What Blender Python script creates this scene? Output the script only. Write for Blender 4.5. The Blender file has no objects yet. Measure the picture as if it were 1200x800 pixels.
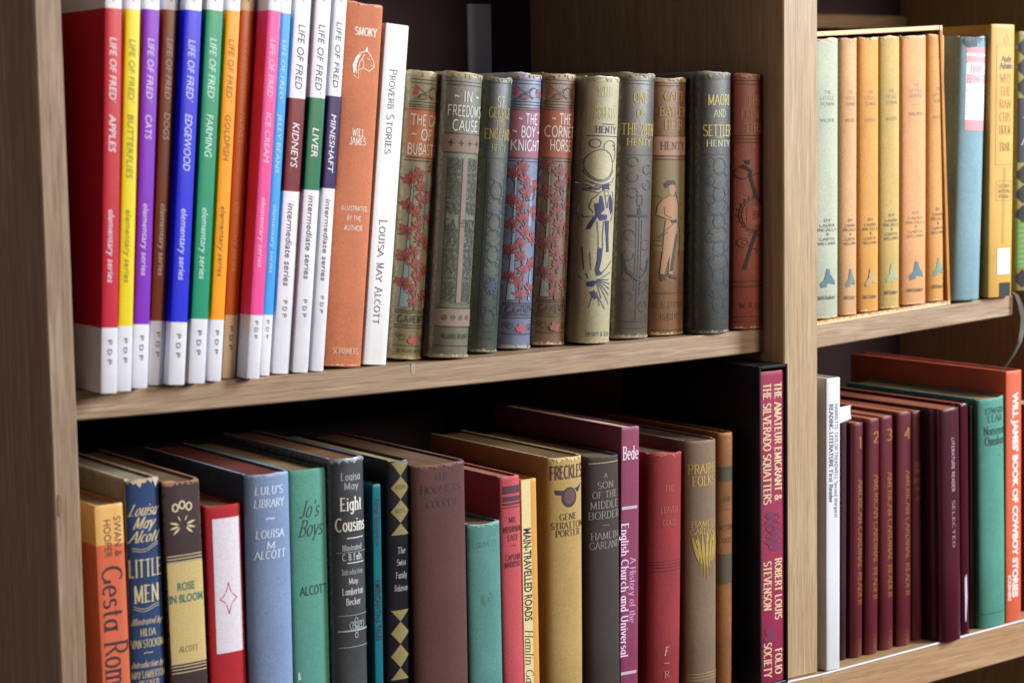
import bpy, math, random
from mathutils import Vector
from mathutils.geometry import tessellate_polygon

# ------------------------------------------------------------------ camera, light, exposure
sc = bpy.context.scene
COL = sc.collection
MM = 0.001
YAW, PITCH, ROLL, FPX = 0.605974, 0.104549, -0.015765, 2413.5
CAM = Vector((-477.447, -1166.334, 155.856))
_f = Vector((math.sin(YAW)*math.cos(PITCH), math.cos(YAW)*math.cos(PITCH), -math.sin(PITCH)))
_r0 = Vector((math.cos(YAW), -math.sin(YAW), 0)); _u0 = _r0.cross(_f)
_r = math.cos(ROLL)*_r0 + math.sin(ROLL)*_u0
_u = -math.sin(ROLL)*_r0 + math.cos(ROLL)*_u0
cd = bpy.data.cameras.new('camera'); cam = bpy.data.objects.new('camera', cd); COL.objects.link(cam)
from mathutils import Matrix
m3 = Matrix((_r, _u, -_f)).transposed()
cam.matrix_world = Matrix.Translation(CAM*MM) @ m3.to_4x4()
cd.sensor_width = 36.0; cd.lens = 36.0*FPX/1200.0
cd.clip_start = 0.02; cd.clip_end = 30
cd.dof.use_dof = True; cd.dof.focus_distance = 1.47; cd.dof.aperture_fstop = 8.0
sc.camera = cam

w = bpy.data.worlds.new('World'); sc.world = w; w.use_nodes = True
bg = w.node_tree.nodes['Background']
bg.inputs[0].default_value = (0.85, 0.68, 0.95, 1); bg.inputs[1].default_value = 0.045

def area(name, loc, target, size, power, col, sizey=None):
    l = bpy.data.lights.new(name, 'AREA'); l.energy = power; l.color = col
    l.shape = 'RECTANGLE'; l.size = size; l.size_y = sizey or size
    o = bpy.data.objects.new(name, l); COL.objects.link(o)
    o.location = loc
    d = Vector(target) - Vector(loc)
    o.rotation_euler = d.to_track_quat('-Z', 'Y').to_euler()
    return o
area('window_light', (2.3, -1.35, 1.05), (0.35, 0, -0.05), 0.55, 92, (0.80, 0.89, 1.0), 1.0)
area('room_light', (1.25, -2.15, 0.75), (0.5, 0, 0.0), 0.6, 24, (1.0, 0.84, 0.66), 0.6)
area('fill_at_left', (-1.9, -0.12, 0.30), (0.0, 0, -0.05), 0.3, 3.4, (1.0, 0.80, 0.58), 0.7)  # unseen warm fill, added to brighten the left-facing sides

sc.view_settings.view_transform = 'Standard'; sc.view_settings.look = 'None'
sc.view_settings.gamma = 1; sc.view_settings.exposure = 0.5
sc.render.engine = 'CYCLES'; sc.cycles.use_denoising = True
sc.cycles.max_bounces = 5

# ------------------------------------------------------------------ measuring helpers (mm)
def hit(px, py, Y):
    d = (px-600)/FPX*_r - (py-400)/FPX*_u + _f
    t = (Y-CAM.y)/d.y
    p = CAM + t*d
    return p.x, p.z
W = 562.67
def z_upper(X): 
    t = X/W; return -2.5*4*t*(1-t)
def z_lower(X): return -268.0
def z_right(X): return -2.1 + (X-619.7)*0.0504
def z_base(X): return -267.8 + (X-597.4)*0.034
SHELF = {'U': z_upper, 'L': z_lower, 'R': z_right, 'B': z_base}

# ------------------------------------------------------------------ materials
def lin(h):
    h = h.lstrip('#'); c = [int(h[i:i+2], 16)/255 for i in (0, 2, 4)]
    return tuple((x/12.92 if x <= 0.04045 else ((x+0.055)/1.055)**2.4) for x in c) + (1,)
class NT:
    def __init__(s, name):
        s.m = bpy.data.materials.new(name); s.m.use_nodes = True
        s.t = s.m.node_tree; s.b = s.t.nodes['Principled BSDF']
    def n(s, typ, **k):
        x = s.t.nodes.new(typ)
        for a, v in k.items():
            if a.startswith('i_'):
                x.inputs[int(a[2:]) if a[2:].isdigit() else a[2:]].default_value = v
            else: setattr(x, a, v)
        return x
    def l(s, a, b): s.t.links.new(a, b)
    def coord(s, scale=(1, 1, 1)):
        c = s.n('ShaderNodeTexCoord'); mp = s.n('ShaderNodeMapping'); mp.inputs['Scale'].default_value = scale
        s.l(c.outputs['Object'], mp.inputs[0]); return mp.outputs[0]
    def noise(s, vec, scale, detail=3, rough=.55):
        x = s.n('ShaderNodeTexNoise'); x.inputs['Scale'].default_value = scale
        x.inputs['Detail'].default_value = detail; x.inputs['Roughness'].default_value = rough
        s.l(vec, x.inputs['Vector']); return x.outputs['Fac']
    def ramp(s, fac, stops):
        r = s.n('ShaderNodeValToRGB'); e = r.color_ramp.elements
        e[0].position, e[0].color = stops[0]; e[1].position, e[1].color = stops[-1]
        for p, c in stops[1:-1]:
            k = e.new(p); k.color = c
        s.l(fac, r.inputs[0]); return r.outputs[0]
    def mix(s, fac, a, b, mode='MIX'):
        x = s.n('ShaderNodeMix', data_type='RGBA', blend_type=mode)
        for src, i in ((fac, 0), (a, 6), (b, 7)):
            if hasattr(src, 'links'): s.l(src, x.inputs[i])
            else: x.inputs[i].default_value = src
        return x.outputs[2]
    def math(s, op, a, b=0.0, clamp=False):
        x = s.n('ShaderNodeMath', operation=op, use_clamp=clamp)
        for src, i in ((a, 0), (b, 1)):
            if hasattr(src, 'links'): s.l(src, x.inputs[i])
            else: x.inputs[i].default_value = src
        return x.outputs[0]
    def bump(s, h, strength, dist=0.0003):
        x = s.n('ShaderNodeBump'); x.inputs['Strength'].default_value = strength; x.inputs['Distance'].default_value = dist
        s.l(h, x.inputs['Height']); s.l(x.outputs[0], s.b.inputs['Normal'])

def vary(c, k): return tuple(min(1, v*k) for v in c[:3]) + (1,)

def cover_mat(col, H, T, wear=0.3, wearcol=None, rough=0.75, mottle=0.25, bump=0.35, spec=0.35, coat=0.0):
    """book cloth or paper in one colour with soiling and rubbed edges; H, T in mm"""
    s = NT('cover_cloth'); c = lin(col); wc = lin(wearcol) if wearcol else vary(c, 1.9)
    vec = s.coord()
    n1 = s.noise(vec, 45, 4, .6); n2 = s.noise(vec, 260, 4, .65)
    base = s.mix(s.ramp(n1, [(.3, (0, 0, 0, 1)), (.7, (1, 1, 1, 1))]), vary(c, 1-mottle), vary(c, 1+mottle*.6))
    base = s.mix(s.math('MULTIPLY', s.ramp(n2, [(.35, (0, 0, 0, 1)), (.7, (1, 1, 1, 1))]), mottle*.9), base, vary(c, .6))
    n4 = s.noise(s.coord((1, 1, .55)), 1500, 2, .5)
    if bump > .2: base = s.mix(s.ramp(n4, [(.38, (.35, .35, .35, 1)), (.62, (0, 0, 0, 1))]), base, vary(c, .45))
    if wear > 0:
        sx = s.n('ShaderNodeSeparateXYZ'); tc = s.n('ShaderNodeTexCoord'); s.l(tc.outputs['Object'], sx.inputs[0])
        z = sx.outputs[2]; x = sx.outputs[0]
        def edge(v, width): return s.math('SUBTRACT', 1.0, s.math('DIVIDE', v, width*MM), True)
        zt = s.math('MULTIPLY', edge(s.math('SUBTRACT', H*MM, z), 5), 1.5); zb = edge(z, 5)
        xl = edge(s.math('ABSOLUTE', x), 1.6); xr = edge(s.math('ABSOLUTE', s.math('SUBTRACT', T*MM, x)), 1.6)
        e = s.math('MAXIMUM', s.math('MAXIMUM', zt, zb), s.math('MULTIPLY', s.math('MAXIMUM', xl, xr), .7))
        m = s.math('ADD', s.math('MULTIPLY', e, wear*1.3), s.math('MULTIPLY', s.math('SUBTRACT', n2, .5), wear*2.2))
        m = s.ramp(m, [(.28, (0, 0, 0, 1)), (.62, (1, 1, 1, 1))])
        base = s.mix(s.math('MULTIPLY', m, .8), base, wc)
    s.l(base, s.b.inputs['Base Color'])
    s.b.inputs['Roughness'].default_value = rough; s.b.inputs['Specular IOR Level'].default_value = spec
    if coat: s.b.inputs['Coat Weight'].default_value = coat; s.b.inputs['Coat Roughness'].default_value = .2
    if bump:
        v2 = s.coord((1400, 1400, 1400)); s.bump(s.math('ADD', s.noise(v2, 1, 2, .6), s.math('MULTIPLY', n2, 1.5)), bump, .0003)
    return s.m
_ink = {}
def ink(col, metal=0.0, rough=.6, rub=.35):
    k = (col, metal, rough, rub)
    if k not in _ink:
        s = NT('print_ink'); c = lin(col); vec = s.coord()
        n = s.noise(vec, 700, 3, .7)
        s.l(s.mix(s.math('MULTIPLY', s.ramp(n, [(.4, (0, 0, 0, 1)), (.75, (1, 1, 1, 1))]), rub), c, vary(c, .45)), s.b.inputs['Base Color'])
        s.b.inputs['Roughness'].default_value = rough; s.b.inputs['Metallic'].default_value = metal
        _ink[k] = s.m
    return _ink[k]
GOLD = lambda c='c9a557': ink(c, .55, .42, .4)
def paper_mat(col, stripe=.5):
    s = NT('page_edges'); c = lin(col)
    v = s.coord((1100, 18, 18)); n = s.noise(v, 1, 3, .7)
    v2 = s.coord(); n2 = s.noise(v2, 60, 3)
    a = s.mix(s.ramp(n, [(.35, (0, 0, 0, 1)), (.65, (1, 1, 1, 1))]), vary(c, 1-stripe), vary(c, 1.1))
    s.l(s.mix(s.math('MULTIPLY', n2, .5), a, vary(c, .6)), s.b.inputs['Base Color'])
    s.b.inputs['Roughness'].default_value = .9; s.bump(n, .6, .0004)
    return s.m
def wood_mat(axis, c1='a88c70', c2='7c6149', c3='c2ab90', name='oak_laminate', seed=0):
    s = NT(name)
    sc3 = [70, 70, 70]; sc3[axis] = 4.5
    fine = [520, 520, 520]; fine[axis] = 9
    tc = s.n('ShaderNodeTexCoord'); mp = s.n('ShaderNodeMapping'); mp.inputs['Scale'].default_value = sc3
    mp.inputs['Location'].default_value = (seed*3.1, seed*1.7, seed*2.3)
    s.l(tc.outputs['Object'], mp.inputs[0])
    n1 = s.noise(mp.outputs[0], 2.2, 6, .62)
    n2 = s.noise(s.coord(fine), 1, 4, .6)
    n3 = s.noise(s.coord(), 9, 2)
    col = s.ramp(n1, [(.28, vary(lin(c2), 1.35)), (.42, lin(c1)), (.52, vary(lin(c1), .92)), (.62, vary(lin(c3), .95)), (.76, lin(c1))])
    n6 = s.noise(s.coord(tuple(1500 if i != axis else 45 for i in range(3))), 1, 2, .5)
    pores = s.ramp(s.math('MULTIPLY', s.math('ADD', n2, n6), .5), [(.38, (1, 1, 1, 1)), (.5, (0, 0, 0, 1))])
    col = s.mix(s.math('MULTIPLY', pores, .7), col, vary(lin(c2), .8))
    col = s.mix(s.math('MULTIPLY', n3, .35), col, vary(lin(c1), .75))
    streak = [620, 620, 620]; streak[axis] = 16
    n5 = s.noise(s.coord(streak), 1, 3, .6)
    col = s.mix(s.ramp(n5, [(.5, (0, 0, 0, 1)), (.68, (.6, .6, .6, 1))]), col, lin(c2))
    s.l(col, s.b.inputs['Base Color']); s.b.inputs['Roughness'].default_value = .55
    s.bump(s.math('ADD', n2, s.math('MULTIPLY', n1, .6)), .35, .0004)
    return s.m

# ------------------------------------------------------------------ mesh helpers (mm in, metres out)
def mesh_obj(name, verts, faces, mats, parent=None, fmat=None, smooth=False, ang=35):
    me = bpy.data.meshes.new(name)
    me.from_pydata([(a*MM, b*MM, c*MM) for a, b, c in verts], [], faces)
    for m in (mats if isinstance(mats, (list, tuple)) else [mats]): me.materials.append(m)
    if fmat: me.polygons.foreach_set('material_index', fmat)
    if smooth:
        me.polygons.foreach_set('use_smooth', [True]*len(faces)); me.set_sharp_from_angle(angle=math.radians(ang))
    me.update()
    o = bpy.data.objects.new(name, me); COL.objects.link(o)
    if parent: o.parent = parent
    return o
def box_data(x0, x1, y0, y1, z0, z1, bev=0.6):
    """bevelled box: 24 verts"""
    b = bev; V = []; 
    ring = lambda ins, z: [(x0+ins, y0+ins+b*0, z), (x1-ins, y0+ins, z), (x1-ins, y1-ins, z), (x0+ins, y1-ins, z)]
    def oct_(z, e):
        x0_, x1_, y0_, y1_ = x0+e, x1-e, y0+e, y1-e; k = b-e if e < b else 0.0
        k = max(k, 0.05)
        return [(x0_+k, y0_, z), (x1_-k, y0_, z), (x1_, y0_+k, z), (x1_, y1_-k, z), (x1_-k, y1_, z), (x0_+k, y1_, z), (x0_, y1_-k, z), (x0_, y0_+k, z)]
    lv = [oct_(z0, b*.9), oct_(z0+b, 0), oct_(z1-b, 0), oct_(z1, b*.9)]
    for l in lv: V += l
    F = [tuple(range(7, -1, -1)), tuple(range(24, 32))]
    for k in range(3):
        for i in range(8):
            j = (i+1) % 8; F.append((k*8+i, k*8+j, k*8+8+j, k*8+8+i))
    return V, F
def box(name, x0, x1, y0, y1, z0, z1, mat, parent=None, bev=.6):
    V, F = box_data(x0, x1, y0, y1, z0, z1, bev)
    return mesh_obj(name, V, F, mat, parent)

def empty(name, loc, label, cat, group=None, rot=(0, 0, 0)):
    o = bpy.data.objects.new(name, None); COL.objects.link(o); o.empty_display_size = .02
    o.location = Vector(loc)*MM; o.rotation_euler = rot
    o['label'] = label; o['category'] = cat
    if group: o['group'] = group
    return o

# ------------------------------------------------------------------ a small serif letter set drawn as pen strokes
G = {
'A':(76,'0,0 38,100 76,0;14,36 62,36'),'B':(66,'12,0 12,100;12,99 35,99 @35,76,22,23,90,-90 12,53;35,52 @35,26,26,25,90,-90 12,1'),
'C':(74,'@40,50,36,50,50,310'),'D':(76,'12,0 12,100;12,99 30,99 @30,50,42,49,90,-90 12,1'),'E':(66,'12,0 12,100;12,97 60,97;12,52 48,52;12,3 62,3'),
'F':(62,'12,0 12,100;12,97 58,97;12,52 46,52'),'G':(78,'@40,50,36,50,50,335;70,42 70,6'),'H':(78,'12,0 12,100;66,0 66,100;12,52 66,52'),
'I':(30,'15,0 15,100'),'J':(42,'30,100 30,20 @14,20,16,22,0,-150'),'K':(74,'12,0 12,100;64,98 12,42;28,56 70,2'),'L':(62,'12,0 12,100;12,3 58,3'),
'M':(92,'12,0 12,100 45,8 78,100 78,0'),'N':(80,'12,0 12,100 68,0 68,100'),'O':(82,'@41,50,36,50,0,360'),'P':(64,'12,0 12,100;12,99 36,99 @36,74,24,25,90,-90 12,49'),
'Q':(82,'@41,50,36,50,0,360;48,22 76,-14'),'R':(72,'12,0 12,100;12,99 36,99 @36,74,24,25,90,-90 12,49;34,48 68,2'),
'S':(62,'@32,75,23,25,30,270;@32,25,26,25,90,-150'),'T':(72,'36,0 36,100;2,97 70,97'),'U':(78,'12,100 12,35 @38,35,26,35,180,360 64,100'),
'V':(74,'2,100 37,0 72,100'),'W':(102,'2,100 28,0 51,90 74,0 100,100'),'X':(70,'4,0 66,100;4,100 66,0'),'Y':(70,'2,100 35,50 68,100;35,50 35,0'),
'Z':(66,'6,97 60,97 4,3 62,3'),'&':(80,'74,0 18,74 @34,80,16,20,200,-40 12,30 @34,22,24,22,150,300 72,48'),
'1':(34,'20,0 20,100 6,84'),'2':(62,'@30,74,24,26,170,-30 6,3 58,3'),'3':(56,'@28,75,22,25,140,-90;@28,26,25,26,90,-140'),'4':(66,'46,0 46,100 4,30 62,30'),
'8':(60,'@30,75,21,25,0,360;@30,26,25,25,0,360'),
'a':(58,'@26,31,20,31,0,360;47,64 47,0'),'b':(60,'10,0 10,100;@31,31,20,32,0,360'),'c':(54,'@30,32,24,32,50,310'),'d':(60,'@27,31,20,32,0,360;48,0 48,100'),
'e':(56,'8,34 50,34 @29,32,22,32,4,310'),'f':(36,'18,0 18,80 @32,80,14,20,180,50;4,61 34,61'),'g':(58,'@26,33,20,30,0,360;47,64 47,-8 @28,-8,19,20,0,-150'),
'h':(58,'10,0 10,100;10,40 @29,40,19,24,180,0 48,0'),'i':(26,'12,0 12,64;12,84 12,94'),'j':(26,'14,64 14,-10 @2,-10,12,14,0,-120;14,84 14,94'),
'k':(54,'10,0 10,100;46,63 10,26;22,38 50,1'),'l':(26,'12,0 12,100'),'m':(84,'10,0 10,64;10,42 @26,42,16,22,180,0 42,0;42,42 @58,42,16,22,180,0 74,0'),
'n':(58,'10,0 10,64;10,40 @29,40,19,24,180,0 48,0'),'o':(58,'@29,32,23,32,0,360'),'p':(60,'10,-34 10,64;@31,32,20,32,0,360'),'q':(60,'@27,32,20,32,0,360;48,64 48,-34'),
'r':(42,'10,0 10,64;10,38 @28,42,18,20,180,60'),'s':(46,'@23,48,15,16,30,270;@23,17,17,16,90,-150'),'t':(36,'16,90 16,14 @28,14,12,14,180,300;2,61 32,61'),
'u':(58,'10,64 10,22 @28,22,18,22,180,360;46,64 46,0'),'v':(50,'2,64 25,0 48,64'),'w':(74,'2,64 20,0 37,58 54,0 72,64'),'x':(50,'2,0 46,64;2,64 46,0'),
'y':(50,'2,64 26,4;48,64 18,-32'),'z':(50,'4,62 44,62 4,2 46,2'),
"'":(18,'9,100 7,78'),'.':(20,'8,1 8,12'),',':(20,'10,8 4,-12'),'-':(36,'4,36 32,36'),'~':(52,'2,44 12,56 24,52 36,44 48,54'),'*':(26,'@12,88,9,9,0,360'),' ':(34,'')}
def glyph_paths(ch):
    wd, s = G.get(ch, G[' ']); out = []
    for part in s.split(';'):
        pts = []
        for tok in part.split():
            if tok[0] == '@':
                cx, cy, rx, ry, a0, a1 = map(float, tok[1:].split(','))
                n = max(4, int(abs(a1-a0)/24))
                for i in range(n+1):
                    a = math.radians(a0+(a1-a0)*i/n); pts.append((cx+rx*math.cos(a), cy+ry*math.sin(a)))
            else:
                a, b = tok.split(','); pts.append((float(a), float(b)))
        q = []
        for p in pts:
            if not q or abs(q[-1][0]-p[0])+abs(q[-1][1]-p[1]) > .5: q.append(p)
        if len(q) > 1: out.append(q)
    return wd, out
def strip(pts, width):
    """constant or direction dependent strip along a polyline -> verts, quads"""
    V = []; F = []; n = len(pts)
    closed = abs(pts[0][0]-pts[-1][0])+abs(pts[0][1]-pts[-1][1]) < .01 and n > 3
    for i, (x, y) in enumerate(pts):
        if closed and i in (0, n-1): a, b = pts[-2], pts[1]
        else: a, b = pts[max(i-1, 0)], pts[min(i+1, n-1)]
        dx, dy = b[0]-a[0], b[1]-a[1]; L = math.hypot(dx, dy) or 1; dx /= L; dy /= L
        wv = width(dx, dy) if callable(width) else width
        V += [(x-dy*wv/2, y+dx*wv/2), (x+dy*wv/2, y-dx*wv/2)]
    for i in range(n-1): F.append((2*i, 2*i+1, 2*i+3, 2*i+2))
    return V, F
def split_sharp(p):
    out = []; cur = [p[0]]
    for i in range(1, len(p)):
        cur.append(p[i])
        if i < len(p)-1:
            a = (p[i][0]-p[i-1][0], p[i][1]-p[i-1][1]); c = (p[i+1][0]-p[i][0], p[i+1][1]-p[i][1])
            la = math.hypot(*a) or 1; lc = math.hypot(*c) or 1
            if (a[0]*c[0]+a[1]*c[1])/(la*lc) < .35: out.append(cur); cur = [p[i]]
    out.append(cur); return out
def serif_text(txt, thick=15, thin=6, serif=True, space=8):
    """-> pieces [(verts, faces)], width, in units where cap height = 100"""
    P = []; X = 0
    for ch in txt:
        wd, paths = glyph_paths(ch)
        for p in paths:
            pp = [(x+X, y) for x, y in p]
            for sp_ in split_sharp(pp): P.append(strip(sp_, (lambda dx, dy: thin+(thick-thin)*abs(dy)**1.3) if serif else thick))
            if serif and ch.isalnum():
                for e, o in ((0, 1), (-1, -2)):
                    x, y = pp[e]; x2, y2 = pp[o]
                    if y in (0, 100, 64, -34) and abs(y-y2) > abs(x-x2)*.9 and len(pp) < 12:
                        P.append(strip([(x-13, y), (x+13, y)], thin*.9))
        X += wd+space
    return P, max(X-space, 1)
_fc = {}
def sans_text(txt, bold=0.0):
    k = (txt, bold)
    if k in _fc: return _fc[k]
    cu = bpy.data.curves.new('letters', 'FONT'); cu.body = txt; cu.size = 1; cu.resolution_u = 3; cu.offset = bold
    ob = bpy.data.objects.new('letters', cu); COL.objects.link(ob)
    dg = bpy.context.evaluated_depsgraph_get(); me = bpy.data.meshes.new_from_object(ob.evaluated_get(dg))
    v = [(p.co.x, p.co.y) for p in me.vertices]; f = [tuple(q.vertices) for q in me.polygons]
    bpy.data.objects.remove(ob); bpy.data.curves.remove(cu); bpy.data.meshes.remove(me)
    x0 = min(p[0] for p in v); x1 = max(p[0] for p in v); cap = .69
    v = [((p[0]-x0)/cap*100, p[1]/cap*100) for p in v]
    _fc[k] = ([(v, f)], (x1-x0)/cap*100); return _fc[k]

# ------------------------------------------------------------------ the book
BOOKS = []
class Book:
    def __init__(s, label, shelf, xl, xr, yb, xt, yt, Y, col, D=140, bulge=0.0, bands=None, H=None, kind='cloth',
                 wear=.3, wearcol=None, rough=.75, mottle=.22, pages='c9b48c', cap=0.0, group=None, board=2.4,
                 spec=.35, name='book', coat=0.0, cat='book', pinset=1.3, sinkpages=0.0, side=None):
        x1, z1 = hit(xr, yb, Y); x2, z2 = hit(xt, yt, Y); xL, zL = hit(xl, yb, Y)
        ph = math.atan2(x2-x1, z2-z1); s.ph = ph
        ex = (math.cos(ph), -math.sin(ph)); ez = (math.sin(ph), math.cos(ph))
        k = 0
        for _ in range(5):
            bx, bz = x1+ez[0]*k, z1+ez[1]*k; k += (SHELF[shelf](bx)-bz)/ez[1]
        bx, bz = x1+ez[0]*k, z1+ez[1]*k
        s.H = H or ((x2-bx)*ez[0]+(z2-bz)*ez[1])
        s.T = ((x1-xL)*ex[0]+(z1-zL)*ex[1])*(.975 if bulge > 2 else 1)-.25
        ox, oz = bx-ex[0]*s.T, bz-ex[1]*s.T
        low = min(oz-SHELF[shelf](ox), 0); oz += -low+.15
        s.Y, s.D, s.b = Y, D, bulge; s.ex, s.ez = ex, ez; s.o = (ox, oz); s.lay = 0
        s.root = empty(name, (ox, Y, oz), label, cat, group, (0, ph, 0))
        s.board = board
        BOOKS.append((s, label, shelf))
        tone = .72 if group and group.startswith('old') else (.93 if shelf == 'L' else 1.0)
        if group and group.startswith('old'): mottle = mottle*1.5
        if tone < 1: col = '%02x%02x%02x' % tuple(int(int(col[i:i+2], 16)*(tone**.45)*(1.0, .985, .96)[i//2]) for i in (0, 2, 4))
        s.rgb = tuple(int(col.lstrip('#')[i:i+2], 16) for i in (0, 2, 4))
        s.mat = cover_mat(col, s.H, s.T, wear, wearcol, rough, mottle, .35 if kind == 'cloth' else .12, spec, coat)
        s.kw = dict(wear=wear, wearcol=wearcol, rough=rough, mottle=mottle, spec=spec, coat=coat)
        mats = [s.mat]; zs = [0]; idx = []
        if bands:   # [(y0px, y1px, colour)] from top to bottom, in photo rows
            for (a, b_, c) in reversed(bands):
                za = s.v(b_) if b_ < 2000 else 0; zb = s.v(a) if a > -2000 else s.H
                za = max(za, 0); zb = min(zb, s.H)
                mats.append(cover_mat(c, s.H, s.T, bump=.1 if kind != 'cloth' else .35, **s.kw))
                idx.append((za, zb, len(mats)-1))
        s.side = None
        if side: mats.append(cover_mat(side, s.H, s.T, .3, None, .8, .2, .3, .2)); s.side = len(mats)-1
        s.cover(mats, idx, cap, kind)
        s.wc_ = wearcol
        # page block
        t = board; y0 = 2.2-bulge*.55
        pt = s.H-pinset-sinkpages
        V, F = box_data(t+.15, s.T-t-.15, y0 if bulge < 1 else .5, D-3, 2.5, pt, .3)
        if s.T-2*t > 1.5:
            mesh_obj('pages', V, F, paper_mat(pages), s.root)
    def bul(s, x):
        q = max(0.0, 1-(2*x/s.T-1)**2); return s.b*q**.62
    def S(s, x, z, off):
        if s.b < .3: return (x, -off, z)
        e = .02*s.T; x0, x1 = max(0, x-e), min(s.T, x+e)
        dx, dy = x1-x0, -(s.bul(x1)-s.bul(x0)); L = math.hypot(dx, dy)
        return (x+off*dy/L, -s.bul(min(max(x, 0), s.T))-off*dx/L, z)
    def v(s, y, x=None):
        """photo row -> height on the spine"""
        px, pz = hit(s.midx if x is None and hasattr(s, 'midx') else (x if x is not None else 0), y, s.Y-s.b*.8) if False else (None, None)
        # walk along the right edge
        lo, hi = -150.0, s.H+200
        for _ in range(30):
            m = (lo+hi)/2; X = s.o[0]+s.ex[0]*s.T*.6+s.ez[0]*m; Z = s.o[1]+s.ex[1]*s.T*.6+s.ez[1]*m
            d = Vector((X, s.Y-s.b*.8, Z))-CAM; yy = 400-FPX*d.dot(_u)/d.dot(_f)
            if yy > y: lo = m
            else: hi = m
        return (lo+hi)/2
    def P(s, x, y):
        """photo point -> (u, v) on the spine"""
        X, Z = hit(x, y, s.Y-s.b*.75)
        dx, dz = X-s.o[0], Z-s.o[1]
        return (dx*s.ex[0]+dz*s.ex[1], dx*s.ez[0]+dz*s.ez[1])
    def cover(s, mats, idx, cap, kind):
        T, D, H, t, b = s.T, s.D, s.H, s.board, s.b
        rnd = random.Random(len(s.root['label'])*7+int(T*10))
        out = [(0, D), (0, D*.5), (0, 11)]
        if kind == 'cloth': out += [(0, 8), (.9, 6.2), (.9, 4.6), (0.1, 3)]
        else: out += [(0, 6), (0, 3)]
        n = 16 if b > 1 else 6
        lo = len(out)
        if b > .3: sp = [(T*(1-math.cos(math.pi*i/n))/2, 0) for i in range(n+1)]; sp = [(x, -s.bul(x)) for x, _ in sp]
        else:
            r = .7; sp = [(0, r), (r*.3, r*.3), (r, 0)]+[(r+(T-2*r)*i/4, 0) for i in range(1, 4)]+[(T-r, 0), (T-r*.3, r*.3), (T, r)]
        sp_n = len(sp); right = [(T-x, y) for x, y in reversed(out)]
        path = out+sp+right; N = len(path)
        inner = []
        st = 1.0 if kind != 'cloth' else 1.4
        for i, (x, y) in enumerate(path):
            if lo <= i < lo+sp_n: inner.append((min(max(x, st+.6), T-st-.6), y+st))
            else: inner.append((t if i < lo else T-t, max(y, st+1)))
        zs = sorted(set([0, .8, H-.8, H-3.2, H]+[z for a, b_, _ in idx for z in (a, b_) if .9 < z < H-.9]+[H*.33, H*.66]))
        z2 = [zs[0]]
        for z in zs[1:]:
            if z-z2[-1] > .05: z2.append(z)
        zs = z2; V = []
        cxm, cym = T/2, D/2
        p1, p2, p3 = (rnd.uniform(0, 6.3) for _ in range(3))
        jag = [.5*math.sin(x/T*4+p1)+.3*math.sin(x/T*9+p2)+rnd.uniform(-.22, .15)-.25 for x, _ in path]; jagb = [.4+.4*math.sin(x/T*6+p3) for x, _ in path]
        for z in zs:
            ins = .45 if z in (0, H) else 0
            for i, (x, y) in enumerate(path):
                sx = ins*(1 if x < T/2 else -1) if ins else 0
                zz = z
                if lo <= i < lo+sp_n and cap:
                    if z > H-.9: zz = z+jag[i]*cap
                    elif z < 1: zz = z+jagb[i]*cap*.6
                    if z > H-.9 or z < 1: y += cap*.5*abs(jag[i])
                V.append((x+sx*.8, y+ins*.7*(1 if lo <= i < lo+sp_n else 0), zz))
        L = len(zs); base = len(V)
        for z in (zs[0], zs[-1]):
            for i, (x, y) in enumerate(inner):
                zz = z
                if z > 1 and lo <= i < lo+sp_n: zz += (jag[i]*cap if cap else 0)-.5
                V.append((x, y, zz))
        F = []; M = []
        for k in range(L-1):
            zm = (zs[k]+zs[k+1])/2; mi = 0
            for a, b_, c in idx:
                if a <= zm <= b_: mi = c
            for i in range(N-1):
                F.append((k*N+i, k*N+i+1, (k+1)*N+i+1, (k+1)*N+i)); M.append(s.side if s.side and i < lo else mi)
        tm = M[-1]; bm = M[0]
        for i in range(N-1):
            F.append((i+1, i, base+i, base+i+1)); M.append(bm)
            tp = (L-1)*N; F.append((tp+i, tp+i+1, base+N+i+1, base+N+i)); M.append(tm)
            F.append((base+i+1, base+i, base+N+i, base+N+i+1)); M.append(0)
        # fore-edge ends of the boards
        for i in (0, N-1):
            for k in range(L-1):
                pass
            F.append((i, (L-1)*N+i, base+N+i, base+i) if i == 0 else ((L-1)*N+i, i, base+i, base+N+i)); M.append(0)
        mesh_obj('cover', V, F, mats, s.root, M, True, 40)
    # ---- printing on the spine
    def put(s, name, pieces, mat, step=.0012, base=.12):
        V = []; F = []
        if s.b > .9: pieces = [s.refine(pv, pf) for pv, pf in pieces]
        for k, (pv, pf) in enumerate(pieces):
            off = base+s.lay*.012+step*(k % 9); o = len(V)
            V += [s.S(x, z, off) for x, z in pv]; F += [tuple(o+i for i in f) for f in pf]
        s.lay += 1
        ob = mesh_obj(name, V, F, mat, s.root); return ob
    def refine(s, pv, pf):
        """cut flat shapes finely enough to lie on the rounded spine"""
        lim = 1.6; V = list(pv); F = []; mid = {}
        for f in pf:
            xs = [pv[i][0] for i in f]
            if max(xs)-min(xs) < lim: F.append(f); continue
            if len(f) == 3: tris = [f]
            else: tris = [tuple(f[i] for i in t) for t in tessellate_polygon([[Vector((pv[i][0], pv[i][1], 0)) for i in f]])]
            st = list(tris); n = 0
            while st and n < 4000:
                n += 1; a, b, c = st.pop(); best = max(((a, b, c), (b, c, a), (c, a, b)), key=lambda e: abs(V[e[0]][0]-V[e[1]][0]))
                p, q, o = best
                if abs(V[p][0]-V[q][0]) < lim: F.append((a, b, c)); continue
                k = (min(p, q), max(p, q))
                if k not in mid: mid[k] = len(V); V.append(((V[p][0]+V[q][0])/2, (V[p][1]+V[q][1])/2))
                m = mid[k]; st += [(p, m, o), (m, q, o)]
        return V, F
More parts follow.
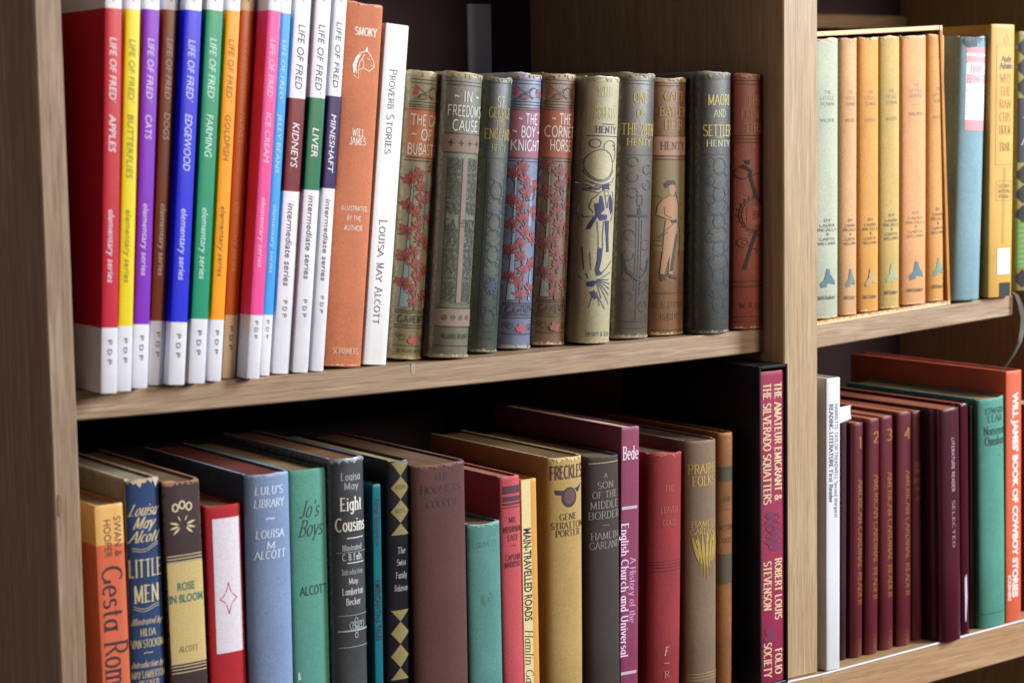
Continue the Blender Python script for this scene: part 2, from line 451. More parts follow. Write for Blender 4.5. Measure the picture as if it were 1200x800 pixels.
    def text(s, txt, xy, hmm, col, font='serif', rot=0, length=None, slant=0, name='lettering', bold=0, thick=15, thin=6, mat=None, maxw=None):
        if font == 'sans': P, Wd = sans_text(txt, bold)
        elif font == 'line': P, Wd = serif_text(txt, thick, thick, False)
        else: P, Wd = serif_text(txt, thick, thin)
        sy = hmm/100; sx = (length/Wd) if length else sy
        if maxw and Wd*sx > maxw: sx = maxw/Wd
        out = []
        for pv, pf in P:
            q = []
            for x, y in pv:
                x2 = (x-Wd/2)*sx+slant*(y-40)*sy; y2 = (y-50)*sy
                q.append((xy[0]+x2, xy[1]+y2) if rot == 0 else (xy[0]+y2, xy[1]-x2))
            if rot: pf = pf
            out.append((q, pf))
        return s.put(name, out, mat or ink(col))
    def down(s, txt, y0, y1, xf, hmm, col, **k):
        a, b = s.v(y0), s.v(y1)
        return s.text(txt, (s.T*xf, (a+b)/2), hmm, col, rot=1, length=abs(a-b), **k)
    def across(s, txt, y, hpx, wf, col, xf=.5, **k):
        if hpx < 9 and k.get('font', 'serif') == 'serif': k['thick'] = min(k.get('thick', 15), 15); k['thin'] = min(k.get('thin', 6), 8)
        if hpx < 6.2 and k.get('font', 'serif') != 'sans': k['font'] = 'line'; k['thick'] = 12
        h = abs(s.v(y-hpx/2)-s.v(y+hpx/2))
        return s.text(txt, (s.T*xf, s.v(y)), h, col, length=s.T*wf, **k)
    def rule(s, y, th, col, x0=.02, x1=.98, name='rule', mat=None):
        v = s.v(y); return s.patch(v-th/2, v+th/2, x0, x1, col, name, mat)
    def patch(s, v0, v1, x0, x1, col, name='label_panel', mat=None):
        n = 14; pv = []; pf = []
        for i in range(n+1):
            x = s.T*(x0+(x1-x0)*i/n); pv += [(x, v0), (x, v1)]
        for i in range(n): pf.append((2*i, 2*i+2, 2*i+3, 2*i+1))
        return s.put(name, [(pv, pf)], mat or ink(col))
    def panel(s, y0, y1, x0, x1, col, name='label_panel', mat=None): return s.patch(s.v(y1), s.v(y0), x0, x1, col, name, mat)
    def fray(s, col, top=3.0, foot=1.8, stains=2):
        """rubbed pale cap and foot and a few soiled spots, each with its own ragged outline"""
        rnd = random.Random(int(s.T*91)+int(s.H*7)); T = s.T; n = 26
        for z0, amp, sg in ((s.H-.9, top, -1), (.9, foot, 1)):
            up = [(T*(.03+.94*i/n), z0) for i in range(n+1)]; p = rnd.uniform(0, 6)
            dn = [(x, z0+sg*max(.15, amp*(.35+.35*math.sin(x*.55+p)+.3*math.sin(x*1.7+2*p)+rnd.uniform(-.25, .3)))) for x, _ in up]
            pv = up+dn; s.put('worn_edge', [(pv, [(i, i+1, n+2+i, n+1+i) for i in range(n)])], ink(col, rub=.55))
        for k in range(stains):
            cx, cz, r0 = T*rnd.uniform(.2, .8), s.H*rnd.uniform(.08, .92), rnd.uniform(1.2, 3)
            ph = [rnd.uniform(.55, 1.2) for _ in range(11)]
            s.polys([[(cx+r0*ph[i]*math.cos(i*.571), cz+r0*1.3*ph[i]*math.sin(i*.571)) for i in range(11)]], '%02x%02x%02x' % tuple(int(v*.62) for v in s.rgb), name='stain')
    def lines(s, L, wmm, col, name='ornament', mat=None):
        """L: polylines in (u, v) mm"""
        return s.put(name, [strip(p, wmm) for p in L], mat or ink(col))
    def polys(s, L, col, name='ornament', mat=None):
        return s.put(name, [(p, [tuple(range(len(p)))]) for p in L], mat or ink(col))
    def px(s, pts): return [s.P(*p) for p in pts]

def circ(cx, cy, rx, ry, a0=0, a1=360, n=18): return [(cx+rx*math.cos(math.radians(a0+(a1-a0)*i/n)), cy+ry*math.sin(math.radians(a0+(a1-a0)*i/n))) for i in range(n+1)]
def leaf(cx, cy, L, wd, ang, n=5):
    c, s_ = math.cos(math.radians(ang)), math.sin(math.radians(ang)); P = []
    for sgn in (1, -1):
        rng = range(n+1) if sgn == 1 else range(n-1, 0, -1)
        for i in rng:
            t = i/n; x = L*t; y = sgn*wd*math.sin(math.pi*t)**.8*(1-.35*t)
            P.append((cx+x*c-y*s_, cy+x*s_+y*c))
    return P

#@@CASE
# ------------------------------------------------------------------ bookcase
CASE = empty('bookcase', (0, 0, -300), 'light oak bookcase with two bays of shelves holding all the books', 'bookcase')
def case_part(name, V, F, mat, **k):
    V = [(x, y, z+300) for x, y, z in V]
    return mesh_obj(name, V, F, mat, CASE, **k)
WV = wood_mat(2, '9c8267', '70573f', 'b59c82'); WV2 = wood_mat(2, 'b0946f', '8c7050', 'bea480', seed=3); WH = wood_mat(0, 'a28668', '735641', 'b99e80', seed=5)
WB = wood_mat(0, 'a8845e', '8c6846', 'b89872', seed=8)
TOPZ = 345
def board(name, x0, x1, y0, y1, z0, z1, mat, **k):
    V, F = box_data(x0, x1, y0, y1, z0, z1, 1.0); return case_part(name, V, F, mat)
board('upright', -16.5, 0, -22.4, 300, -560, TOPZ+18, WV)
board('upright', W, W+34.7, -22.4, 300, -267.3, TOPZ+18, WV2)
board('upright', 1010, 1028, -26, 300, -560, TOPZ+18, WV2)
board('upright', W, W+34.7, -22.4, 299, -560, -301.5, WV2)
board('bottom_board', .3, W-.3, -22, 299, -560, -542, WH)
board('bottom_board', W+35, 1009.7, -22, 299, -560, -542, WH)
def slab(name, zf, x0, x1, y0, y1, th, mat, n=16):
    V = []; F = []; b = .9
    sec = [(y0, -b), (y0+b, 0), (y1, 0), (y1, -th), (y0+b, -th), (y0, -th+b)]
    for i in range(n+1):
        x = x0+(x1-x0)*i/n; z = zf(x)
        V += [(x, y, z+dz) for y, dz in sec]
    for i in range(n):
        for j in range(6):
            k = (j+1) % 6; F.append((i*6+j, i*6+6+j, i*6+6+k, i*6+k))
    F.append(tuple(range(6))); F.append(tuple(n*6+5-i for i in range(6)))
    return case_part(name, V, F, mat)
slab('shelf', z_upper, .2, W-.2, 0, 290, 17.7, WH)
slab('shelf', z_right, W+34.9, 838, 0, 290, 17, WH)
slab('base_board', lambda x: -267.8, .2, W+34.5, -26, 296, 33, WB)
slab('base_board', z_base, W+34.8, 1009.8, -26, 296, 31, WB)
eg = NT('edge_highlight_colour'); eg.b.inputs['Base Color'].default_value = (.5, .47, .44, 1); eg.b.inputs['Roughness'].default_value = .45  # pale strip paints the highlight along the board's top front edge
slab('edge_highlight', lambda x: -267.2, .2, W+34.5, -26.9, -25.2, 1.9, eg.m)
slab('edge_highlight', lambda x: z_base(x)+.6, W+34.8, 1009.8, -26.9, -25.2, 1.9, eg.m)
chip = NT('bare_wood'); chip.b.inputs['Base Color'].default_value = (.22, .12, .05, 1); chip.b.inputs['Roughness'].default_value = .8
cx_, cz_ = hit(69, 592, -22.4)
cV = [(cx_+2.0*math.sin(a/57.3)*(.6 if math.sin(a/57.3) < 0 else 1), -22.65-.25*math.cos(a/28.65), cz_+6.5*math.cos(a/57.3)) for a in range(0, 360, 30)]
case_part('chip', cV+[(x, y+1.2, z) for x, y, z in cV], [tuple(range(12)), tuple(23-i for i in range(12))]+[(i, 12+i, 12+(i+1) % 12, (i+1) % 12) for i in range(12)], chip.m)
cx_, cz_ = hit(484, 431, 0)
cV = [(cx_+(1.6+(a*13 % 97)/45)*math.sin(a/57.3), -.22, cz_+(3.6+(a*7 % 100)/60)*math.cos(a/57.3)) for a in range(0, 360, 45)]
scf = NT('scuffed_laminate'); scf.b.inputs['Base Color'].default_value = (.34, .26, .19, 1)
case_part('scuff_or_glint', cV+[(x, y+1, z) for x, y, z in cV], [tuple(range(8)), tuple(15-i for i in range(8))]+[(i, 8+i, 8+(i+1) % 8, (i+1) % 8) for i in range(8)], scf.m)
board('top_board', .3, 1009.5, -22, 299, TOPZ, TOPZ+18, WH)
dark = NT('back_panel_board'); dark.b.inputs['Base Color'].default_value = (.05, .03, .042, 1); dark.b.inputs['Roughness'].default_value = .9
board('back_panel', -16, 1028, 300.5, 306, -560, TOPZ+18, dark.m)
sl = NT('lit_gap_colour'); sl.b.inputs['Base Color'].default_value = (.68, .78, .92, 1); sl.b.inputs['Roughness'].default_value = .6  # added strip, coloured like lit wall showing through a gap in the back
b_ = case_part('lit_gap_strip', *box_data(497, 520, 296.5, 300, 0, 258, .4), sl.m)
b_ = case_part('lit_gap_strip', *box_data(497, 520, 296.5, 300, 263, 330, .4), sl.m)
board('rail', W+36, 1009, 288, 300, 243, 256, WH)
mesh_chip = None

# ------------------------------------------------------------------ upper left shelf: thin matching books in bright colours
FR = [ # colour, text, label, xl, xr, yb, xt, yt, Y, band y0,y1, title, rows
('c01f34','ece4e4','bright red slim book with white foot, first on the left of the upper shelf',118,137,461,142.3,10,-22,(10,384),'APPLES',(45,120,135,178,246,331,396,428)),
('e6d21c','8a7f14','bright yellow slim book with white foot, between the red and the purple one',137,153.5,458.5,164,11,-18,(11.5,382),'BUTTERFLIES',(47,120,135,209,246,331,394,426)),
('7a22b8','d9c8ec','purple slim book with white foot, right of the bright yellow one',155,172.5,454.4,186.5,11.5,-9,(11.5,380),'CATS',(46,119,135,163,239,323,391,423)),
('8a3b12','f0dccb','rust brown slim book with white foot, left of the royal blue one',174,190.6,451,208.4,12,-1,(12,376),'DOGS',(46,119,133,164,239,323,387,419)),
('1524d0','cfd4f6','royal blue slim book with white foot between brown and green ones',196.6,216,451,236,12.5,-8,(12.5,377.5),'EDGEWOOD',(48,119,135,200,245,328,389,420)),
('0f8f68','c9efe0','green slim book with white foot and white lettering in the rainbow row',220.5,239.7,449.7,261,12.5,-9,(12.5,373.7),'FARMING',(46,118,135,184,244,327,385,417)),
('f79a0c','8a5806','amber yellow slim book with white foot and dark lettering, right of the green one',243.2,258.7,447,281,13,-4,(13,374.7),'GOLDFISH',(47,118,135,188,242,324,385,416)),
('cf6410','eda05e','burnt orange slim book whose head and foot bands are cream, not white',260,275,443,297.5,13,5,(13,369),'HONEY',(46,118,132,169,237,318,380,411)),
('ee4b93','f6c3da','pink slim book with white foot, its darker left cover showing beside it',288.7,303.7,444,329,13,-8,(13,369.4),'ICE CREAM',(47,117,133,190,232,313,374,398)),
('3a9ce0','a8dcf8','sky blue slim book with white foot, squeezed against the pink one',303.9,315.6,439.7,340.6,16,4,(16,369),'JELLY BEANS',(48,119,134,203,240,320,373,398)),
('6e1523','f0e4e6','white slim book with a dark red band across the middle of its spine',319,338,437.8,365,0,5,(115.6,224.5),'KIDNEYS',(30,108,145,196,239,335,350,373)),
('0f6f46','f0e8e8','white slim book with a green band across the middle of its spine',342.8,360.6,436.6,388,0,3,(115,223),'LIVER',(30,109,151,185,230,327,349,373)),
('221055','f0e8f6','white slim book with a navy band across the middle of its spine',364,378.7,435,406.5,0,3,(113,221),'MINESHAFT',(27,106,135,202,234,329,345,368)),
]
for col, tc, lab, xl, xr, yb, xt, yt, Y, band, title, r in FR:
    inter = r[2] > 140 or title == 'MINESHAFT'; inter = title in ('KIDNEYS', 'LIVER', 'MINESHAFT')
    b = Book(lab, 'U', xl, xr, yb, xt, yt, Y, 'e6c79c' if title == 'HONEY' else 'e4e4ea', D=180, H=268, bulge=.5, kind='paper', wear=.10, wearcol='e8e0d8', rough=.33,
             mottle=.1, spec=.5, bands=[(band[0], band[1], col)], pages='e8e2d4', board=2, group='slim matching books on the upper shelf')
    k = dict(font='sans', slant=.2)
    dk = '2a2a30'
    h = min(5.6, b.T*.42)
    b.down('LIFE OF FRED', r[0], r[1]-3, .5, h, dk if inter else tc, name='series_lettering', **k)
    b.down('o', r[1]-1, r[1]+1.5, .68, h*.2, dk if inter else tc, name='trademark_sign', font='line', thick=14)
    b.down(title, r[2], r[3], .5, h, tc, name='title_lettering', **k)
    b.down('intermediate series' if inter else 'elementary series', r[4], r[5], .5, h*.92, dk if inter else tc, name='series_lettering', **k)
    b.down('P D P', r[6]+1.5, r[7]-1.5, .5, h*.56, '2a2a30', name='emblem', font='line', thick=13)
    b.down('~', -6, 3, .5, h*1.3, '8a8a96', name='emblem', font='line', thick=12)

# orange cloth book
b = Book('tall faded orange cloth book with a white horse head and titles on its spine', 'U', 379.8, 422.5, 429, 448.7, 7, 8, 'c87650', D=165, bulge=2.0, wear=.25, wearcol='e0a080', cap=.8, mottle=.12)
wh = 'f2e0d0'
b.across('SMOKY', 38, 9, .60, wh, xf=.54, name='title_lettering', thick=20, thin=9)
b.across('WILL', 156, 8.5, .34, wh, xf=.50, thick=18, thin=8, name='author_lettering'); b.across('JAMES', 166, 8.5, .44, wh, xf=.50, thick=18, thin=8, name='author_lettering')
b.across('ILLUSTRATED', 244.5, 5.2, .72, wh, xf=.52, thick=20, thin=11); b.across('BY THE', 256, 5.2, .40, wh, xf=.52, thick=20, thin=11); b.across('AUTHOR', 267.5, 6, .5, wh, xf=.52, thick=20, thin=11)
b.across('SCRIBNERS', 411, 6.5, .72, 'e0b49a', xf=.52, thick=20, thin=11)
hs = [(-9,-9),(-4,-12),(-5,-5),(0,-3),(5,-5),(8,-3),(10,-1),(9,3),(6,7),(3,10),(2,14),(0,10),(-4,9),(-8,4),(-10,-2)]
cx, cz = b.T*.53, b.v(76)
hk = b.T*.030
L = [[(cx+x*hk, cz+y*hk) for x, y in hs], [(cx+x*hk, cz+y*hk) for x, y in ((-3,8),(-6,3),(-7,-3),(-6,-8))], [(cx+x*hk, cz+y*hk) for x, y in ((-1,6),(-4,1),(-5,-4))],
     [(cx+x*hk, cz+y*hk) for x, y in ((3,5),(5,4))], [(cx+x*hk, cz+y*hk) for x, y in ((7,-1),(8,0))], [(cx+x*hk, cz+y*hk) for x, y in ((0,8),(-2,4),(0,0),(-1,-3))], [(cx+x*hk, cz+y*hk) for x, y in ((-8,2),(-9,-4),(-8,-8))]]
b.lines(L, .55, wh, name='horse_emblem')
b.polys([[(cx+x*hk, cz+y*hk) for x, y in ((-4,8),(-8,4),(-10,-2),(-9,-8),(-7,-6),(-7,0),(-5,4))], [(cx+x*hk, cz+y*hk) for x, y in ((0,10),(2,14),(3,10))]], wh, name='horse_emblem')

# white jacket book
b = Book('white paper jacket book with thin black lettering reading down, beside the orange horse book', 'U', 425, 452.5, 427, 479.4, 31, 7, 'e6e4e4', D=150, bulge=0, kind='paper', wear=.12, wearcol='b8aca0', rough=.5, mottle=.05, pages='d8cdb8')
for t, y0, y1 in (('PROVERB STORIES', 82, 181), ('LOUISA MAY ALCOTT', 258, 380)):
    words = t.split(); tot = sum(len(x)+1 for x in words)-1; yy = y0
    u = (y1-y0)/tot
    for wd in words:
        e = yy+len(wd)*u
        b.down(wd[0], yy, yy+u*.9, .46, 5.8, '2b2a33', name='lettering', thick=12, thin=5)
        b.down(wd[1:], yy+u*1.1, e, .44, 4.3, '2b2a33', name='lettering', thick=13, thin=6)
        yy = e+u

# ---- helpers for the old decorated cloth books
OR = '5a1c16'
def lily(b, v0, v1, red, dark, steel, seed=1, big=1.0):
    rnd = random.Random(seed); T = b.T; P = []; O = []; ST = []; SL = []
    H = v1-v0
    # rifle on the left, sword on the right of the middle
    x = T*.20; w0 = T*.035
    ST.append([(x-w0, v0+H*.42), (x+w0, v0+H*.42), (x+w0*.9, v1-H*.03), (x-w0*.6, v1-H*.03)])
    ST.append([(x-w0, v0+H*.42), (x-w0*1.6, v0+H*.3), (x-w0*3.2, v0+1), (x+w0*3.2, v0+1), (x+w0*1.4, v0+H*.24), (x+w0*1.5, v0+H*.42)])
    SL += [ST[0]+[ST[0][0]], ST[1]+[ST[1][0]], circ(x, v0+H*.36, T*.07, T*.06)]
    x = T*.66
    ST.append([(x-w0*1.4, v0+H*.55), (x+w0*1.4, v0+H*.55), (x+w0*1.2, v1-H*.10), (x-w0*1.2, v1-H*.10)])
    for zz, rr in ((.83, .17), (.76, .14)):
        SL.append(circ(x, v0+H*zz, T*rr, T*rr*.8, 150, 390)); SL.append(circ(x, v0+H*zz, T*rr*.7, T*rr*.6, 150, 390))
    ST.append([(x+w0*2, v0+1), (x+w0*4, v0+1), (x+w0*3.4, v0+H*.28), (x+w0*2.4, v0+H*.28)])
    z = v0+3; k = 0
    while z < v1-2:
        cxx = T*(.44+.08*math.sin(k*2.1)) if k % 2 == 0 else T*(.78 if k % 4 == 1 else .14)
        for a in (-58, -28, 0, 30, 60):
            l = T*rnd.uniform(.18, .29)*big
            P.append(leaf(cxx, z, l, T*.052*big, 90+a+rnd.uniform(-8, 8)))
        for a in (-80, 85, 200, -25):
            P.append(leaf(cxx+rnd.uniform(-1, 1), z-1, T*.15, T*.028, 90+a))
        z += T*.17; k += 1
    for q in P: O.append(q+[q[0]])
    stems = [[(T*.46, v0+1)]+[(T*(.46+.05*math.sin(i)), v0+H*i/14) for i in range(1, 14)]]
    b.polys(ST, steel, name='ornament'); b.lines(SL, .3, dark, name='ornament'); b.lines(stems, .5, dark)
    b.polys(P, red, name='flower_ornament'); b.lines(O, .22, dark, name='ornament')
def crossbox(b, v0, v1, red, dark, steel):
    T = b.T; H = v1-v0
    b.polys([leaf(T*.08, v0+H*.3, T*.2, T*.07, 60), leaf(T*.92, v0+H*.2, T*.2, T*.08, 110), leaf(T*.05, v0+H*.75, T*.2, T*.05, -10), leaf(T*.86, v0+H*.7, T*.2, T*.06, 200), leaf(T*.3, v0+1.5, T*.2, T*.05, 10)], red, name='flower_ornament')
    b.lines([[(T*.1, v0+1), (T*.62, v1-1)], [(T*.17, v0+1), (T*.66, v1-1.5)], [(T*.1, v1-1), (T*.6, v0+1)], circ(T*.62, v0+H*.5, T*.14, H*.3, 0, 300), circ(T*.8, v0+H*.5, T*.1, H*.25, 90, 360), circ(T*.3, v0+H*.25, T*.09, H*.18)], .35, dark)
def rr(b, rows, col, th=.55):
    for y in rows: b.rule(y, th, col)
DK = '2c2622'
def henty(label, px, Y, col, panel, title, rows, red, steel, tcol, seed, bottom, wearc, mott=.25):
    b = Book(label, 'U', *px, Y, col, D=135, bulge=7, cap=1.2, wear=.5, wearcol=wearc, mottle=mott, pages='a08a60', rough=.52, spec=.6, group='old decorated cloth books on the upper shelf')
    g = b.v
    b.panel(rows[2]+1, rows[3]-1, .0, 1, panel, name='title_panel')
    rr(b, (rows[0], rows[0]+4, rows[1], rows[1]+3.5, rows[2], rows[2]+3, rows[3], rows[3]+3.5), DK, .5)
    crossbox(b, g(rows[1]-1), g(rows[0]+5), red, DK, steel)
    for t, y, wf in title: b.across(t, y, 12.5 if len(t) < 9 else 12, wf, tcol, xf=.50, name='title_lettering', font='line', thick=13)
    lily(b, g(bottom[0]-2), g(rows[3]+6), red, DK, steel, seed)
    rr(b, (bottom[0], bottom[0]+2.5, bottom[1], bottom[1]+3), DK, .5)
    b.across('G.A.HENTY', (bottom[0]+bottom[1])/2+1.5, 8.5, .84, DK, xf=.5, font='line', thick=14, name='author_lettering')
    v0, v1 = g(bottom[2]), g(bottom[1]+5)
    b.polys([leaf(b.T*.5, v0+1, b.T*.26, b.T*.1, 50), leaf(b.T*.52, v0+2, b.T*.2, b.T*.08, 150), leaf(b.T*.48, v0+2, b.T*.22, b.T*.07, 95)], red, name='flower_ornament')
    b.lines([circ(b.T*.2, (v0+v1)/2, b.T*.07, b.T*.07), circ(b.T*.82, (v0+v1)/2, b.T*.07, b.T*.07), circ(b.T*.12, (v0+v1)/2+1.5, b.T*.05, b.T*.05), circ(b.T*.9, (v0+v1)/2-1.5, b.T*.05, b.T*.05)], .35, DK)
    rr(b, (bottom[2],), DK, .4)
    return b
b = henty('old yellow green cloth book with orange lily pattern, beside the white jacket book', (455, 493.7, 420, 517.5, 87), 20, 'aa9c74', 'b0683f',
      [('THE CAT', 142, .86), ('~ OF ~', 159, .80), ('BUBASTES', 176, .92)], (95, 121, 127, 186), 'a04636', '7b8c88', 'cfc8b6', 3, (364, 381, 405), 'c8b88c')
b.across('BLACKIE & SON', 411, 4, .8, DK, font='line', thick=16)
# In Freedom's Cause
b = Book('thick old grey green cloth book with dark scroll pattern and small crosses', 'U', 502.5, 547, 419, 564.5, 88, 8, '83826c', D=135, bulge=7.5, cap=1.3, wear=.5, wearcol='b8a57c', mottle=.35, pages='a08a60', rough=.5, spec=.65, group='old decorated cloth books on the upper shelf')
rr(b, (97, 101), DK, .5); rr(b, (157.5, 180, 361, 383, 405), DK, .45)
b.panel(159, 179, 0, 1, '7a6352', name='band'); b.panel(362, 382, 0, 1, '7c6858', name='band')
for t, y, wf in (('~ IN ~', 114, .64), ("FREEDOM'S", 131, .88), ('CAUSE', 148, .66)): b.across(t, y, 12.5, wf, 'c6c6ba', xf=.5, font='line', thick=13, name='title_lettering')
cr = []
for i in range(4):
    cx = b.T*(.16+.225*i); cz = b.v(168.5); cr += [[(cx-1.9, cz), (cx+1.9, cz)], [(cx, cz-2.2), (cx, cz+2.2)]]
b.lines(cr, .9, DK, name='cross_ornament')
v0, v1 = b.v(356), b.v(184); P = []; vm = b.v(262)
for sx, side in ((.28, -1), (.75, 1)):
    z = v0+3; k = 0
    while z < v1-2:
        if abs(z-vm) > 4.5:
            for q in range(2):
                cx = b.T*(sx+(-.07 if q else .07)); P.append(circ(cx, z+q*1.2, b.T*.062, 2.4, 40+k*60, 350+k*60)); P.append(circ(cx, z+q*1.2, b.T*.03, 1.1, 0, 300))
                P.append(leaf(cx, z+1, 3.4, .8, 60+k*45)+[(cx, z+1)]); P.append(leaf(cx, z+1, 3.2, .7, 200+k*50)+[(cx, z+1)])
        z += 4.6; k += 1
    for u0 in (sx-.16, sx+.155): P.append([(b.T*u0, v0), (b.T*u0, v1-1)])
b.lines(P, .36, '2f352c')
b.panel(186, 355, .455, .575, '7c6a5c', name='band')
b.across('G.A. HENTY', 262, 9, .78, DK, xf=.5, font='line', thick=15, name='author_lettering')
b.lines([circ(b.T*(.2+.2*i), b.v(372), 1.7, 1.6) for i in range(4)]+[circ(b.T*(.2+.2*i), b.v(372), .7, .7) for i in range(4)]+[circ(b.T*(.2+.2*i), b.v(393), 1.2, 1.2) for i in range(4)], .4, DK)
b.across('BLACKIE & SON', 394, 5, .62, DK, font='line', thick=16)
# St George
b = Book('old dark teal cloth book with faded gold title, lower than both its neighbours', 'U', 548, 581, 412, 599.5, 92.5, 21, '465148', D=135, bulge=6.5, cap=1.2, wear=.42, wearcol='8a8c70', mottle=.35, pages='a08a60', rough=.5, spec=.65, group='old decorated cloth books on the upper shelf')
rr(b, (98,), '20302c', .5); rr(b, (186, 380, 388, 396), '23302e', .4)
gd = 'a08b4e'
for t, y, wf, h, c in (('ST.', 120, .3, 12, 'b8b8a0'), ('GEORGE', 133, .74, 12, gd), ('FOR', 147, .28, 8, gd), ('ENGLAND', 158, .9, 12, gd), ('HENTY', 174, .5, 8, '8f8a60')): b.across(t, y, h, wf, c, xf=.5, name='title_lettering', thick=16, thin=8)
P = []
for k in range(9):
    z = b.v(372)+k*11; P += [circ(b.T*.5, z, b.T*(.3 if k % 2 else .2), 6), circ(b.T*.32, z+5, b.T*.1, 3, 0, 300), circ(b.T*.7, z+5, b.T*.1, 3, 180, 480)]
b.lines(P, .4, '232c38'); b.polys([leaf(b.T*.5, b.v(335), 6, 1.3, a) for a in range(0, 360, 45)], '26304c', name='star_ornament')
b.lines([[(b.T*x, b.v(385)), (b.T*x, b.v(190))] for x in (.15, .22, .8, .87)], .35, '232c30')
# Boy Knight / Cornet
b = henty('lavender blue old cloth book with red lily pattern', (583, 620, 405, 633.7, 88), 26, '7d86a8', '8a5560',
      [('~ THE', 140, .6), ('~ BOY ~', 155, .85), ('KNIGHT', 171, .92)], (95, 120, 127, 186), '9a4248', '8292a0', 'cacad6', 5, (355, 369, 391), 'c0bcc4')
b = henty('brown old cloth book with muted red lily pattern, right of the lavender blue one', (622, 660, 403, 673.7, 88), 26, '86694a', '8f4a30',
      [('~ THE', 140, .6), ('CORNET', 155, .9), ('HORSE', 171, .66)], (95, 120, 127, 186), '84403a', '71736a', 'c4beb0', 9, (351, 367, 389), 'b49a74')
# cream with blue ink soldier
b = Book('old pale cream cloth book with a soldier drawn in dark blue ink', 'U', 674, 712.4, 400, 724.8, 92, 14, 'cac49e', D=135, bulge=8, cap=1.3, wear=.35, wearcol='d8d4b8', mottle=.14, pages='a08a60', rough=.5, spec=.65, group='old decorated cloth books on the upper shelf')
BL = '1c2454'
b.across('WITH', 108, 12, .42, 'b3b07a', xf=.42, name='title_lettering', thick=16, thin=8); b.across('ROBERTS', 133, 13, .6, 'b3b07a', xf=.45, name='title_lettering', thick=16, thin=8)
b.rule(146, .6, BL, .35, .75); b.across('HENTY', 152.5, 7.5, .62, BL, xf=.50, thick=20, thin=9, name='author_lettering'); b.rule(160, .5, BL)
q = b.P
def C2(x, y, rx, ry, a0=0, a1=360): return [q(x+rx*math.cos(math.radians(a0+(a1-a0)*i/16)), y+ry*math.sin(math.radians(a0+(a1-a0)*i/16))) for i in range(17)]
dx = 3
ln = lambda *p: [q(x+dx, y) for x, y in p]
b.lines([C2(700+dx, 193, 14, 18), C2(700+dx, 193, 15.5, 19.5, 20, 200), C2(695+dx, 168, 5, 5), C2(710+dx, 172, 7, 7, 160, 400), C2(713+dx, 180, 5, 10, -90, 90), ln((690,214),(700,217),(714,213),(716,208)), ln((686,211),(696,216),(693,220),(684,222),(697,226),(703,223))], .5, BL, name='soldier_drawing')
uv = lambda L, dx=0: [b.P(670+u/3.81+dx, 190+v/3.81) for u, v in L]
for L in ([(128,100),(160,92),(162,125),(150,120),(130,126)], [(100,185),(118,180),(120,225),(104,235)], [(120,150),(128,150),(140,210),(118,235),(112,230)], [(100,235),(112,238),(85,298),(72,300),(80,275)],
          [(165,140),(178,170),(180,215),(170,235),(160,200)], [(105,230),(150,235),(150,255),(120,262)], [(140,260),(160,262),(158,320),(160,400),(148,402),(145,340)], [(110,380),(130,385),(126,430),(115,480),(128,500),(105,508),(100,480),(108,430)],
          [(72,535),(95,525),(103,540),(92,556),(70,552)], [(78,580),(95,572),(108,600),(98,612)]):
    b.polys([uv(L)], BL, name='soldier_drawing')
b.lines([uv(L) for L in ([(118,140),(92,165),(82,200),(95,225)], [(60,185),(50,215),(70,245),(95,240)], [(138,128),(158,130),(155,150),(142,152),(138,128)], [(140,150),(150,205)], [(162,150),(150,205)], [(108,262),(112,320),(112,380)], [(135,262),(130,330),(130,385)],
         [(178,130),(184,165),(182,230),(170,262)], [(62,380),(64,480)], [(82,400),(84,480)], [(120,500),(150,470),(175,440)], [(125,515),(170,490)], [(40,90),(75,100),(95,112)], [(70,112),(110,118),(170,100)], [(105,105),(128,112)], [(60,120),(110,122),(120,118)])]
        +[uv([(100+8*math.cos(t/57.3), 520+8*math.sin(t/57.3)), (100+r_*math.cos(t/57.3), 520+r_*math.sin(t/57.3))]) for t, r_ in ((5, 60), (20, 70), (35, 80), (50, 95), (62, 130), (75, 90))]
        +[uv([(95, 570), (75, 650)]), uv([(105, 575), (115, 640)]), uv([(110, 600), (140, 655)]), uv([(60, 520), (40, 500)]), uv([(75, 518), (70, 495)])], .5, BL, name='soldier_drawing')
b.across('HENRY & SON', 391, 5, .7, '4a5060', xf=.5, thick=18, thin=9)
# One of the 28th
b = Book('old grey brown cloth book with gold title above a dark anchor', 'U', 716, 757.5, 395.6, 766.6, 87, 20, '5c5244', D=135, bulge=7.5, cap=1.5, wear=.55, wearcol='a89c80', mottle=.25, pages='a08a60', rough=.5, spec=.65, group='old decorated cloth books on the upper shelf')
gd = 'b09a50'
rr(b, (95, 99), '2a2824', .4); rr(b, (182, 376, 384), '2a2824', .4)
for t, y, wf, h in (('ONE', 115, .40, 12), ('OF', 133, .22, 10), ('THE 28TH', 152, .88, 13), ('HENTY', 167, .66, 8)): b.across(t, y, h, wf, gd, xf=.47, name='title_lettering', thick=17, thin=8)
b.rule(160, .5, gd, .42, .6)
T = b.T; V = b.v
b.lines([[(T*.22, V(253)), (T*.76, V(253))]], 2.2, '23242a', name='anchor_ornament'); b.polys([[(T*.44, V(252)), (T*.56, V(252)), (T*.54, V(244)), (T*.46, V(244))]], '23242a', name='anchor_ornament')
b.polys([[(T*.10, V(296)), (T*.24, V(314)), (T*.17, V(315)), (T*.13, V(322))]], '2b2a2c', name='anchor_ornament'); b.polys([[(T*.88, V(300)), (T*.76, V(314)), (T*.84, V(316))]], '2b2a2c', name='anchor_ornament')
